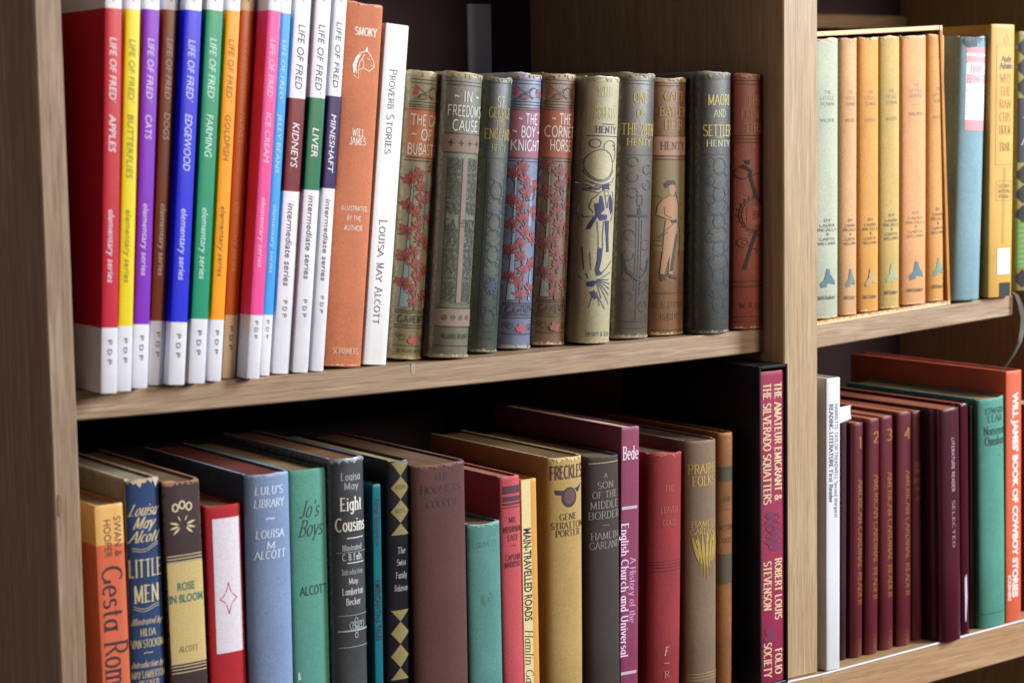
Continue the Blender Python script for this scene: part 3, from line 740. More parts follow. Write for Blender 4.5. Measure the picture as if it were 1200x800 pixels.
b.lines([[(T*.42, V(258)), (T*.42, V(340))], [(T*.58, V(258)), (T*.58, V(345))], [(T*.5, V(240)), (T*.5, V(375))], circ(T*.5, V(235), 2.6, 4), [(T*.5, V(240)), (T*.5, V(250))]]+[circ(T*(.3+.4*(i % 2)), V(190+i*9), T*.13, 3.4, i*50, i*50+300) for i in range(5)]+[circ(T*(.25+.45*(i % 2)), V(275+i*12), T*.12, 3.6, i*50, i*50+280) for i in range(8)], .45, '2c2d30')
b.lines([[(T*.14, V(304)), (T*.24, V(319)), (T*.5, V(328)), (T*.74, V(319)), (T*.85, V(304))]], 1.3, '26252a', name='anchor_ornament')
# Captain Bayley
b = Book('tan old cloth book with a standing figure in a field printed on its spine', 'U', 759, 800, 391, 804.6, 92, 19, '9a6c42', D=135, bulge=7, cap=1.0, wear=.4, wearcol='c89a60', mottle=.3, pages='a08a60', rough=.5, spec=.65, group='old decorated cloth books on the upper shelf')
b.panel(188, 294, .0, 1, '7c6a44', name='picture_panel'); b.panel(160, 182, 0, 1, 'a07a5c', name='band')
rr(b, (98, 101, 160, 183, 187, 343), DK, .4)
for t, y, wf in (('CAPT', 113, .52), ('BAYLEY', 131, .72), ('HEIR', 146, .5)): b.across(t, y, 11, wf, 'a8894c', xf=.48, name='title_lettering', thick=16, thin=8)
b.across('HENTY', 171, 9, .66, '5a4436', xf=.48, name='author_lettering', thick=16, thin=8)
q = b.P
skin = 'a47c58'
uv = lambda L, dx=0: [b.P(670+u/3.81+dx, 190+v/3.81) for u, v in L]
for L in ([(428,105),(452,100),(455,130),(442,152),(430,140)], [(405,165),(430,150),(460,160),(468,200),(465,255),(440,265),(415,255),(385,235),(390,195)], [(415,258),(465,255),(460,320),(450,400),(442,505),(425,505),(430,420),(412,500),(395,500),(405,400),(410,330)]):
    b.polys([uv(L)], skin, name='figure')
hk = '3c3029'
for L in ([(408,98),(425,80),(450,82),(458,102),(442,98),(426,106),(416,118)], [(456,320),(466,325),(455,400),(444,485),(428,490),(440,410)], [(392,498),(420,500),(412,526),(398,530)], [(425,495),(455,505),(466,524),(432,514)], [(430,258),(462,256),(462,270),(440,274)]):
    b.polys([uv(L)], hk, name='figure')
b.lines([uv(L) for L in ([(405,165),(388,195),(384,235),(415,252),(445,262)], [(430,150),(405,165)], [(455,130),(462,160),(470,200),(466,255)], [(410,200),(412,235),(440,250)], [(445,275),(420,300),(390,335),(392,342),(425,310)], [(415,262),(408,330),(404,400),(394,498)], [(430,420),(412,500)], [(470,260),(478,330),(472,420)], [(350,155),(390,150),(400,160)], [(350,350),(400,350)], [(352,370),(404,372)], [(470,190),(490,185)], [(475,240),(492,260)])], .42, hk, name='figure')
b.across('W. H. LUPTON', 356, 7, .86, '6e4c30', xf=.48, thick=14, thin=8); b.across('PURDY', 370, 7, .5, '6e4c30', xf=.46, thick=14, thin=8); rr(b, (386,), DK, .5)
# Maori and Settler
b = Book('old dark blue grey cloth book with gold title, beside the tan figure book', 'U', 815, 853, 391, 855, 85, 4, '4a4c49', D=135, bulge=7.5, cap=1.0, wear=.4, wearcol='8c9494', mottle=.2, pages='a08a60', rough=.5, spec=.65, group='old decorated cloth books on the upper shelf')
rr(b, (93,), '20282c', .4); rr(b, (181, 372, 380), '252c34', .4)
for t, y, wf, h, c in (('MAORI', 117, .66, 12, 'b8a860'), ('AND', 133, .36, 8, 'b8b494'), ('SETTLER', 153, .86, 13, 'b8a860'), ('HENTY', 168, .72, 7, 'b8b494')): b.across(t, y, h, wf, c, xf=.5, name='title_lettering', thick=17, thin=8)
b.rule(161, .5, 'b8a860', .4, .6)
T = b.T; V = b.v
b.lines([circ(T*.5, V(195+i*16), T*(.3 if i % 2 else .18), 6, i*40, i*40+320) for i in range(11)]+[circ(T*(.25+.5*(i % 2)), V(190+i*11), T*.1, 3.5, i*50, i*50+280) for i in range(16)], .45, '2c3650')
# red, archer
b = Book('old dull red cloth book with a dark sword and wreath, beside the oak post', 'U', 856.5, 894.6, 386, 896.5, 87, 6, 'b4573e', D=135, bulge=7, cap=.7, wear=.3, wearcol='b87860', mottle=.2, pages='a08a60', rough=.5, spec=.65, group='old decorated cloth books on the upper shelf')
rr(b, (95, 99, 159, 163, 167, 329, 335, 370, 376), '3c1c18', .6)
for t, y, wf in (('THE', 118, .46), ('FRENCH', 134, .7), ('TIRE', 150, .58)): b.across(t, y, 11, wf, 'b07c50', xf=.48, name='title_lettering', thick=17, thin=9)
q = b.P; dx = 2
BK = '33201e'
uv = lambda L, dx=0: [b.P(670+u/3.81+dx, 190+v/3.81) for u, v in L]
for L in ([(768,-8),(786,-10),(790,10),(776,12)], [(752,20),(768,8),(800,40),(796,52)], [(780,50),(794,46),(820,150),(808,158)], [(810,300),(824,302),(800,380),(775,480),(762,476),(786,380)]):
    b.polys([uv(L)], BK, name='sword_ornament')
b.polys([uv([(778,195),(846,195),(846,278),(778,278)])], 'a8543f', name='label_panel')
c_ = lambda cx, cy, rx, ry, a0=0, a1=360: uv([(cx+rx*math.cos(math.radians(a0+(a1-a0)*i/16)), cy+ry*math.sin(math.radians(a0+(a1-a0)*i/16))) for i in range(17)])
b.lines([c_(765, 48, 24, 28), c_(808, 235, 56, 78), c_(808, 235, 48, 70), c_(768, 360, 22, 20, 0, 300), c_(800, 400, 18, 16, 90, 400), c_(772, 358, 10, 9), uv([(846,0),(846,180)]), uv([(836,10),(836,90)]), uv([(790,60),(830,50)]), uv([(800,300),(830,330)])]
        +[uv([(808+52*math.cos(t/57.3), 235+74*math.sin(t/57.3)), (808+64*math.cos((t+9)/57.3), 235+90*math.sin((t+9)/57.3))]) for t in range(80, 290, 18)], .5, BK, name='sword_ornament')
b.across('HENTY', 251.5, 9, .34, BK, xf=.60, thick=16, thin=9, name='author_lettering')
b.across('W. R. COY', 357, 6, .72, '5c2620', xf=.48, thick=16, thin=9)

# ------------------------------------------------------------------ lower left shelf
def low(label, xl, xr, xt, yt, Y, col, **k): return Book(label, 'L', xl, xr, 800, xt, yt, Y, col, **k)
b = low('orange and cream jacket book with large dark letters reading down, lower left corner', 119.5, 153.3, 143.7, 589, -1, 'd86f4c', kind='paper', bulge=0, rough=.45, mottle=.05, wear=.15, wearcol='e8c89a', bands=[(-3000, 637, 'e0ae66')], pages='c9b48c', D=130)
b.down('SWAN &', 605, 652, .78, 4.6, '54342c', font='sans', name='publisher_lettering'); b.down('HOOPER', 608, 652, .42, 4.6, '54342c', font='sans', name='publisher_lettering')
b.down('Gesta', 663, 738, .52, 13, '3a2030', name='title_lettering', thick=15, thin=5); b.down('Romanorum', 750, 890, .55, 15, '3a2030', name='title_lettering', thick=15, thin=5)
b = low('dark blue cloth book with cream script lettering and a torn top edge', 152.5, 192.6, 185.6, 558, -1, '24416e', bulge=2.5, cap=1.6, wear=.3, wearcol='d8c4a0', mottle=.12, D=150, pages='b4a88a', board=3, side='a8987c')
cr = 'd0be94'
for t, y, h, wf, sl_ in (('Louisa', 596, 13, .82, .5), ('May', 611, 13, .60, .5), ('Alcott', 627, 13, .82, .5), ('LITTLE', 664, 20, .98, 0), ('MEN', 694, 20, .74, 0), ('Illustrated by', 726, 7, .9, .4), ('HILDA', 739, 8, .46, 0), ('VAN STOCKUM', 752, 9, .96, 0), ('~', 763, 8, .3, 0), ('Introduction by', 776, 7, .95, .4), ('MAY LAMBERTON', 788, 8, .98, 0), ('BECKER', 799, 8, .6, 0)):
    b.across(t, y, h, wf, cr, slant=sl_, name='title_lettering' if h > 12 else 'lettering', thick=17, thin=6)
T = b.T; V = b.v
b.lines([[(T*(.12+.07*i), V(645)+1.2*math.sin(i*.55+2)+o+i*.25) for i in range(12)] for o in (0, 1.5)]+[[(T*(.1+.07*i), V(712)+1.4*math.sin(i*.5+2.5)+o) for i in range(12)] for o in (0, 1.5)], .35, cr, name='flourish')
b = low('dark brown cloth book with a flower spray above its yellow spine label', 200.5, 243, 232.6, 560, -5, '3e2a2c', bulge=1.4, cap=1.6, wear=.4, wearcol='c0906a', mottle=.15, D=150, pages='8a6c4c')
b.panel(657, 775, .02, .99, 'c8b070', name='spine_label')
for y in (649, 652.5, 656, 777.5, 781, 785): b.rule(y, .5, 'd8c49a')
b.across('ROSE', 685, 9, .48, '3f7264', font='sans', bold=.03, name='title_lettering'); b.across('IN BLOOM', 699, 9, .92, '3f7264', font='sans', bold=.03, name='title_lettering'); b.across('ALCOTT', 758, 6.5, .52, '5c6c50', name='author_lettering', thick=22, thin=14)
T = b.T; c0 = (T*.48, b.v(612)); P = []
for a in (90, 128, 52): P.append([(c0[0]+7.5*math.cos(a/57.3)*1.0+1.9*math.cos(j/57.3), c0[1]+5+7.5*math.sin(a/57.3)*.9+2.4*math.sin(j/57.3)) for j in range(0, 361, 45)])
b.lines(P, 1.1, 'd8c49a', name='flower_ornament')
b.polys([leaf(c0[0]+math.cos(a/57.3)*2.6, c0[1]-1+math.sin(a/57.3)*2, 6.5, .85, a) for a in (165, 195, 222, 15, -15, -42)]+[leaf(c0[0]+sx*1.5, c0[1]+1.5, 4, .5, a) for sx, a in ((-1, 115), (1, 65))], 'd8c49a', name='flower_ornament')
b = low('bright red cloth book with a tall white spine label bearing a small red star', 245, 288.3, 281, 589, -4, 'b81c26', bulge=2.2, wear=.12, wearcol='d86a60', mottle=.1, D=140, pages='b8956c')
b.panel(606, 763, .18, .93, 'dcd4dc', name='spine_label')
T = b.T; c0 = (T*.555, b.v(700)); L = []
for a in (0, 90, 180, 270):
    f = lambda r, t: (c0[0]+r*math.cos(t/57.3)*.78, c0[1]+r*math.sin(t/57.3)*1.3)
    L += [[f(8, a), f(5, a+14), f(3.9, a+40)], [f(8, a), f(5, a-14), f(3.9, a-40)]]
b.lines(L, .7, 'b83a44', name='star_emblem')
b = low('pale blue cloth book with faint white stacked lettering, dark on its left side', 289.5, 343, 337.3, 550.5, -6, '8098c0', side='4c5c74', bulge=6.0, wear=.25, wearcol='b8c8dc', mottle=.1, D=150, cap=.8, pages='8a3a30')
for t, y, h, wf in (("LULU'S", 573, 9, .62), ('LIBRARY', 588, 9, .66), ('~', 606, 14, .2), ('LOUISA', 624, 9, .62), ('M', 637, 8, .2), ('ALCOTT', 648, 9, .68)): b.across(t, y, h, wf, 'c2d0e4', xf=.48, thick=20, thin=9, slant=.1, name='title_lettering')
b = low('smooth sea green book with thin black script title, beside the pale blue book', 343.4, 387.5, 381.4, 546.5, -5, '5aa292', bulge=2.5, wear=.15, wearcol='7cb8a8', mottle=.06, D=150, cap=.4, pages='b09468')
b.across("Jo's", 595, 19, .5, '22302c', xf=.52, slant=.3, thick=10, thin=5, name='title_lettering'); b.across('Boys', 617, 19, .64, '22302c', xf=.54, slant=.3, thick=10, thin=5, name='title_lettering')
b.across('ALCOTT', 690, 10, .74, '22302c', xf=.56, font='line', thick=14, name='author_lettering'); b.polys([[b.P(350, 797), b.P(353, 796), b.P(351.5, 787), b.P(350, 788)]], 'c8e4dc', name='scuff_or_glint')
b = low('dark grey book in a shiny creased jacket with white title and thin white rules', 388.5, 430, 424.5, 533, -8, '4a4c50', kind='paper', bulge=6.5, wear=.35, wearcol='a8b4c0', mottle=.3, rough=.28, D=150, cap=.9, pages='8c6236', coat=.4, group=None)
for t, y, h, wf, c in (('Louisa', 557, 9, .56, '9aa2a8'), ('May', 568, 8, .4, '9aa2a8'), ('Eight', 589, 15, .62, 'e4e0d4'), ('Cousins', 613, 15, .84, 'e4e0d4'), ('Illustrated', 640, 6.5, .56, 'b8babc'), ('C. B. Falls', 651, 7.5, .56, 'd0d0d0'), ('Introduction', 668, 6.5, .6, 'a0a4a8'), ('May', 679, 6.5, .26, 'c8c8c8'), ('Lamberton', 691, 7.5, .6, 'd0d0d0'), ('Becker', 703, 7.5, .42, 'd0d0d0')): b.across(t, y, h, wf, c, xf=.52, name='title_lettering' if h > 12 else 'lettering', thick=17, thin=7)
for y in (629, 658): b.rule(y, .6, 'd8d8d8', .36, .86)
for y, th in ((645.5, .3), (719, .3), (737, 1.0), (756, .35)): b.rule(y, th, 'a0aaac', .1, .98)
T = b.T; V = b.v; b.lines([circ(T*(.45+.08*i), V(731), 1.6, 2.4, i*60, i*60+300) for i in range(5)]+[circ(T*.58, V(743-6*i), 1.2, 1.6) for i in range(4)], .4, 'a8b4b4')
b = low('thin teal book with black lettering, the lowest one beside the black and gold book', 439.5, 449.6, 446, 567, -13, '156c7c', kind='paper', bulge=0, wear=.05, mottle=.05, rough=.35, D=150, pages='cfc6b4', board=1.6)
b.down('Adrien Stoutenburg', 583, 640, .5, 3.6, '0c2c34', font='sans', bold=.02, name='author_lettering'); b.down('AMERICAN TALL TALES', 678, 750, .5, 3.9, '0c2430', font='sans', bold=.03, name='title_lettering')
b = low('black jacket book with a column of pale gold diamonds, on the lower shelf', 452.8, 478.5, 478.8, 538, -12, '15141a', kind='paper', bulge=2.0, wear=.12, wearcol='5c5a54', mottle=.1, rough=.35, D=150, pages='cfb888', cap=.4)
T = b.T; V = b.v
def diamonds(b, ys, col, xc=.56, hw=.42):
    out = []
    for y0, y1, kind in ys:
        a, c = b.v(y0), b.v(y1); m = (a+c)/2; x = b.T*xc; h = b.T*hw
        if kind == 'f': out.append([(x-h, m), (x, c), (x+h, m), (x, a)])
        elif kind == 'd': out.append([(x-h, a), (x, c), (x+h, a)])
        else: out.append([(x-h, c), (x+h, c), (x, a)])
    for d_ in out: b.polys([d_], col, name='diamond_ornament', mat=ink(col, .1, .5, .3))
diamonds(b, [(541, 557, 'd'), (557.5, 584.5, 'f'), (585, 612, 'f'), (612.5, 626, 'u'), (714, 727, 'd'), (727.5, 753.5, 'f'), (754, 781, 'f'), (781.5, 795, 'u')], '857848')
for t, y in (('JOHN', 570), ('MYS', 598)): b.across(t, y, 5, .5, '4a4020', xf=.56, font='line', thick=14)
for t, y, wf in (('The', 644, .36), ('Swiss', 658, .42), ('Family', 673, .5), ('Robinson', 688, .6)): b.across(t, y, 7, wf, '9c9c98', xf=.6, thick=14, thin=8, name='title_lettering')
b = low('wide dull purple cloth book beside the black book with gold diamonds', 484, 548, 543.3, 538, -14, '5e3c3a', bulge=6, wear=.3, wearcol='8a6a68', mottle=.12, D=165, cap=1.1, pages='8c6448', board=3, rough=.9)
for t, y, wf in (('THE', 556, .3), ('HOOSIERS', 571, .74), ('~', 581, .3), ('COOPER', 588, .56)): b.across(t, y, 8.5, wf, '3a2430', xf=.5, thick=16, thin=9, name='title_lettering')
b = low('small blue green book, much shorter than the books on both its sides', 549, 588.6, 584.8, 609, -14, '56908a', bulge=3.5, wear=.3, wearcol='8cb8ac', mottle=.18, D=125, cap=.7, pages='70584c')
for y in (636, 643): b.across('CHRONICLES' if y < 640 else '~ ~', y, 6.5, .7, '5c8c84', thick=16, thin=9, name='title_lettering')
b.lines([circ(b.T*.5, b.v(700), 4.5-i, 5.5-i, i*40, i*40+300) for i in range(4)], .6, '56867c')
b = low('salmon pink cloth book with three dark bars near its top', 589.3, 613.5, 608, 556, -13, 'c4505a', bulge=2.2, wear=.2, wearcol='e09a90', mottle=.1, D=140, cap=.5, pages='b88c64')
for y, th in ((573, 5.4), (583.5, 3.4), (589.5, 1.5), (593.5, .7)): b.rule(y, th, '4c2030', .12, .96, name='bar')
for t, y, wf in (('MR.', 608, .36), ('MIDSHIPMAN', 619, .9), ('EASY', 629, .5), ('~', 638, .3), ('CAPTAIN', 652, .72), ('MARRYAT', 660, .8)): b.across(t, y, 6.5, wf, '4c1c28', xf=.55, thick=18, thin=10, name='title_lettering')
b = low('slim cream and orange book with bold black capitals reading down', 613.8, 632.6, 628.3, 560, -13, 'd8a04c', kind='paper', bulge=0, wear=.1, mottle=.06, rough=.5, D=140, pages='c8a468', board=1.8)
b.panel(561, 2000, .04, .58, 'dccb94', name='spine_label') if False else b.patch(1, b.v(562), .05, .62, 'dccb94', 'spine_label')
b.down('MAIN-TRAVELLED ROADS', 618, 726, .36, 6.2, '33302c', font='sans', bold=.03, name='title_lettering'); b.down('Hamlin Garland', 737, 830, .36, 6.5, '4c4840', slant=.2, name='author_lettering', thick=13, thin=6)
b = low('golden tan cloth book with a dark winged roundel below its title', 641, 682, 680.4, 531.6, -15, 'b4965a', bulge=4.5, wear=.25, wearcol='dcc890', mottle=.1, D=150, cap=.9, pages='7c5c34')
b.across('FRECKLES', 552, 15, .94, '4c2c2a', xf=.52, thick=26, thin=12, name='title_lettering')
T = b.T; c0 = (T*.55, b.v(580)); V = b.v
b.polys([circ(c0[0], c0[1]-1, 6.6, 7.2, n=20)[:-1], [(c0[0]-5, c0[1]+4), (c0[0]-12, c0[1]+5), (c0[0]-11, c0[1]+1.5), (c0[0]-5, c0[1]+.5)], [(c0[0]+5, c0[1]+5), (c0[0]+8, c0[1]+5.5), (c0[0]+12, c0[1]+8), (c0[0]+8, c0[1]+1.5)]], '252630', name='winged_emblem')
b.polys([circ(c0[0]+.3, c0[1]-.4, 4.9, 5.4, n=16)[:-1]], '5a3a34', name='winged_emblem')
for t, y, wf in (('GENE', 604, .5), ('STRATTON', 614, .94), ('PORTER', 623, .7)): b.across(t, y, 7.5, wf, '4c3a20', xf=.53, thick=18, thin=10, name='author_lettering')
b = low('charcoal grey cloth book with a narrow gold line under its top edge', 687.5, 726, 723.8, 531, -15, '3c332f', bulge=4.5, wear=.18, wearcol='8a8078', mottle=.14, D=150, cap=.4, pages='7c6448')
b.rule(541, .7, 'a08c50', .05, .95, name='gold_rule')
for t, y, wf, h in (('A', 556, .12, 6), ('SON', 567, .5, 7.5), ('OF THE', 578, .76, 7.5), ('MIDDLE', 590, .86, 8.5), ('BORDER', 602, .94, 8.5), ('~', 614, .2, 6), ('HAMLIN', 626, .84, 8), ('GARLAND', 637, .9, 8)): b.across(t, y, h, wf, '7e7470', xf=.5, thick=16, thin=9, name='title_lettering')
b = low('tall magenta jacket book with white lettering rising above the charcoal grey one', 726.5, 747.6, 749.3, 499, -10, '88405e', kind='paper', bulge=0, wear=.12, wearcol='c88cb0', mottle=.08, rough=.45, D=160, pages='ecd8a8', pinset=1)
b.across('Bede', 530, 15, .86, 'e4d0e0', xf=.52, thick=15, thin=7, name='title_lettering')
for y in (594, 787): b.rule(y, 2.2, 'bca8bc', .04, .9)
b.down('A History of the', 653, 729, .66, 5.2, 'c898bc', name='subtitle_lettering'); b.down('English Church and Universal', 612, 768, .22, 6.4, 'dcc4dc', name='subtitle_lettering', thick=17, thin=8)
b = low('crimson cloth book with a frayed headcap, half hidden in shade beside the magenta one', 755, 795, 798, 527, -11, '922c30', bulge=7, wear=.22, wearcol='c8604c', mottle=.16, D=140, cap=2.0, pages='6c4c38')
for y in (656, 659.5, 663, 667): b.rule(y, .5, '50101c')
for t, y, wf in (('THE', 571, .3), ('LEAVEN', 596, .5), ('GOOD', 611, .4)): b.across(t, y, 7, wf, 'a45848', xf=.5, thick=14, thin=8, name='title_lettering')
b.across('F', 761, 10, .13, 'c88c84', xf=.46, slant=.2); b.across('~', 775, 7, .16, 'c88c84', xf=.46); b.across('R', 788, 8, .14, 'a86c64', xf=.46)
b = low('tan brown cloth book with a gilt plant ornament at mid height', 801, 838, 837.5, 512.5, -15, '7e6854', bulge=6.5, wear=.2, wearcol='a89070', mottle=.12, D=150, cap=.5, pages='5c4630')
gd = 'c8a850'
for t, y, wf, h in (('PRAIRIE', 548, .9, 11), ('FOLKS', 562, .72, 11), ('HAMLIN', 612, .76, 7), ('GARLAND', 621, .8, 7)): b.across(t, y, h, wf, gd, xf=.5, mat=GOLD('d0b060'), thick=16, thin=8, name='title_lettering')
T = b.T; V = b.v; c0 = T*.56
b.polys([leaf(c0-7+i*2.3, V(668)+abs(i-3)*2.2, 22+(3-abs(i-3))*2.5, 1.5, 90+(3-i)*5) for i in range(7)]+[leaf(c0-6, V(640), 8, 1.6, 120), leaf(c0+5, V(634), 9, 1.6, 55), leaf(c0, V(636), 9, 1.5, 85)], gd, mat=GOLD('d0b060'), name='plant_ornament')
b.lines([[(c0-6+3*i, V(676)+abs(2-i)*1.3), (c0-6+3*i, V(650))] for i in range(5)], .6, gd, mat=GOLD('b89840'), name='plant_ornament')
for y in (787, 790.5, 794): b.rule(y, .5, 'a08450')
b = low('worn orange brown leather book with a dark band, nearest to the black slipcase', 838.6, 856.6, 857.7, 505, -14, '8c5a2c', bulge=3.5, wear=.3, wearcol='b87c38', mottle=.4, D=150, cap=.5, pages='5c4630', rough=.6)
b.panel(546, 563, .02, .98, '3c3420', name='label_panel'); b.panel(648, 683, .02, .98, '483824', name='label_panel')
for t, y, wf in (('THE', 584, .5), ('~', 596, .6), ('WESTERN', 617, .8), ('TALES', 632, .6), ('~ ~', 664, .6)): b.across(t, y, 5.5, wf, '4c3418', xf=.5, thick=14, thin=9, name='lettering')

# slipcase with its book
x0, z0 = hit(886, 800, -27); x1, z1 = hit(921.5, 800, -27)
xt, zt = hit(922, 426, -27)
def slipcase(name, label, shelf, xL, xR, zb, H, Y, D, th, matO, matI, tilt=0.0, top_in=0):
    r = empty(name, (xL, Y, zb), label, 'slipcase', None, (0, tilt, 0)); T = xR-xL
    def bd(n, *a):
        V, F = box_data(*a, .5); return mesh_obj(n, V, F, matO, r)
    bd('side_panel', 0, th, 0, D, 0, H); bd('side_panel', T-th, T, 0, D, 0, H)
    bd('top_panel', th+.02, T-th-.02, .1, D-.1, H-th, H); bd('bottom_panel', th+.02, T-th-.02, .1, D-.1, 0, th)
    bd('rear_panel', th+.02, T-th-.02, D-th, D-.2, th+.05, H-th-.05)
    return r, T
blk = cover_mat('0d0f16', 250, 30, wear=.12, wearcol='6c7c90', rough=.4, mottle=.1, bump=.1, spec=.5)
slH = zt+267.7
SX0 = hit(888.5, 430, -27)[0]; SX1 = hit(922.5, 430, -27)[0]
SX1 = min(SX1, W-.6)
slipcase('slipcase', 'glossy black slipcase holding a crimson book, standing against the oak post', 'L', SX0, SX1, -267.7, slH, -28.0, 165, 2.2, blk, blk)
SHELF['S'] = lambda X: -265.3
b = Book('crimson book with pale gold capitals reading down, inside the black slipcase', 'S', 0, 0, 0, 0, 0, 0, 'a52a48', D=150) if False else None
def inner_book(label, xa, xb, zb, H, Y, col, D=130, group=None, tilt=0.0, **k):
    """book standing at known world x range"""
    def pxl(X, Z):
        d = Vector((X, Y, Z))-CAM; return 600+FPX*d.dot(_r)/d.dot(_f), 400-FPX*d.dot(_u)/d.dot(_f)
    SHELF['I'] = lambda X: zb
    a = pxl(xa, zb+20); c = pxl(xb, zb+20); e = pxl(xb+H*math.sin(tilt), zb+H)
    return Book(label, 'I', a[0], c[0], c[1], e[0], e[1], Y, col, D=D, group=group, **k)
b = inner_book('crimson book with pale gold capitals reading down, inside the black slipcase', SX0+2.5, SX1-2.6, -265.3, slH-7, -25.5, '98284a', bulge=1.2, mottle=.18, wear=.08, rough=.55, pages='b09c80')
gl = 'd0b890'
b.down('THE SILVERADO SQUATTERS', 448, 589, .27, 7.0, gl, name='title_lettering', thick=22, thin=10); b.down('THE AMATEUR EMIGRANT &', 448, 586, .73, 7.0, gl, name='title_lettering', thick=22, thin=10)
b.down('STEVENSON', 656, 713, .27, 7.0, gl, name='author_lettering', thick=22, thin=10); b.down('ROBERT LOUIS', 654, 725, .73, 7.0, gl, name='author_lettering', thick=22, thin=10)
b.down('SOCIETY', 751, 791, .27, 7.0, gl, name='publisher_lettering', thick=22, thin=10); b.down('FOLIO', 760, 789, .73, 7.0, gl, name='publisher_lettering', thick=22, thin=10)
T = b.T; V = b.v; rnd = random.Random(4)
for yc in (604, 612, 622, 632, 640, 738, 746):
    cx_ = T*rnd.uniform(.35, .65)
    b.polys([[(cx_+T*rnd.uniform(.18, .34)*math.cos(i*.7), V(yc)+rnd.uniform(2.5, 4.5)*math.sin(i*.7)) for i in range(9)]], '741e44', name='blotch_ornament')
b.lines([[(T*(.5+.3*math.sin(k*.9+q)), V(600)-k*2.2) for k in range(12)] for q in (0, 2, 4)], .5, '5a1838')

# ------------------------------------------------------------------ right bay, upper shelf
tl = -.0504
bxm = cover_mat('bd7c3a', 224, 140, wear=.8, wearcol='e8cca4', rough=.7, mottle=.25, bump=.2)
bx0, bx1 = W+36.2, 765.2
zb = z_right(bx0)+.2
boxH = 224.5
BXY = 0
boxr, BT = slipcase('slipcase', 'worn orange cardboard box holding six matching pale books', 'R', bx0, bx1, zb, boxH, BXY, 165, 3.6, bxm, bxm, tilt=math.atan(tl))
gb = 'set of six pale books inside the orange box'
# visible spines, photo columns left-right near the foot
six = [('b2b8a2', 951, 981, 'pale mint green book with a blue figure, leftmost in the orange box', '4c6c74'), ('cfa172', 983, 1003, 'dull peach book with a grey figure, second in the orange box', '6a7876'),
       ('d4994c', 1005, 1028.5, 'orange buff book with a faint tan figure, third in the orange box', 'a8925c'), ('c2a462', 1029.5, 1053, 'olive cream book with chipped top, fourth in the orange box', '93a07c'),
       ('dca06c', 1055.5, 1084, 'widest peach book with a clear blue figure, fifth in the orange box', '50707a'), ('d89c58', 1086, 1105.5, 'peach orange book with a green figure, rightmost in the orange box', '6c9078')]
SHELF['X'] = lambda X: z_right(X)+3.9
for i, (c, xl, xr, lab, fc) in enumerate(six):
    tp = (45.5, 45, 44, 43, 42, 41)[i]
    b = Book(lab, 'X', max(xl, 951), xr, 350, xr+.4, tp, 3.0+(i % 3)*.6, c, D=140, bulge=3.0, kind='cloth', cap=1.0, wear=.28, wearcol='e8c898', mottle=.1, rough=.7, pages='b89c6c', group=gb)
    dk = '6c7468' if i not in (4,) else '7c6c60'
    yo = (0, 0, -1, -6, -9, -13)[i]
    if i == 4: L_ = (('THE', 102), ('LITTLE', 109), ('HOUSE', 115), ('*', 127), ('WILDER', 136))
    else: L_ = (('THE', 108), ('LITTLE', 115), ('TOWN', 122), ('WILDER', 141))
    for t, y in L_: b.across(t, y+yo*.3, 4, .55 if len(t) > 3 else .26, vary and ('a08c68' if i in (1, 2, 3, 5) else '8c8c7c'), font='line', thick=16, name='title_lettering')
    for t, y, wf in (('BY', 258, .3), ('LAURA', 264, .6), ('INGALLS', 269, .76), ('&', 274, .12), ('GARTH', 280, .6), ('WILLIAMS', 285, .7)): b.across(t, y+yo, 3.4, wf, '5c5850' if i != 4 else '9c7c5c', font='line', thick=18, name='author_lettering')
    q = lambda x, y: (b.T*(.5+x/27), b.v(329+yo+y*.8))
    b.polys([[q(-1, -18), q(2, -17), q(3, -10), q(8, 0), q(9, 6), q(2, 3), q(-2, 6), q(-8, 4), q(-3, -3), q(-2, -10)], [q(-7, 6), q(-2, 3), q(0, 8), q(-6, 9)]], fc, name='figure_ornament')
    b.across('Lippincott' if False else 'Wilder', 348+yo, 4.6, .7, '4c4c44', slant=.2, thick=16, thin=9, name='publisher_lettering')
# blue library book
b = Book('light blue cloth book with a worn pink and white paper spine label', 'R', 1115.5, 1146.5, 350, 1155, 44, 2, '7e9ea6', D=150, bulge=4.5, cap=1.6, wear=.35, wearcol='9cb4b8', mottle=.1, pages='9c8868')
b.panel(56, 153, .16, .94, 'cfd0dc', name='spine_label'); b.panel(56, 63, .16, .94, 'd08c94', name='label_band'); b.panel(66, 74, .16, .94, 'd0959c', name='label_band'); b.panel(141, 153, .16, .94, 'd08c94', name='label_band')
for t, y, h, wf in (('HANS', 81, 9, .5), ('BRINKER', 93, 9, .72), ('~ ~ ~', 107, 4, .7)): b.across(t, y, h, wf, 'c98088', xf=.56, thick=22, thin=14, name='title_lettering')
b.polys([[(b.T*x, b.v(y)) for x, y in ((.05, 47), (.3, 44), (.55, 48), (.5, 55), (.2, 57), (.1, 53))]], '3a4c50', name='stain')
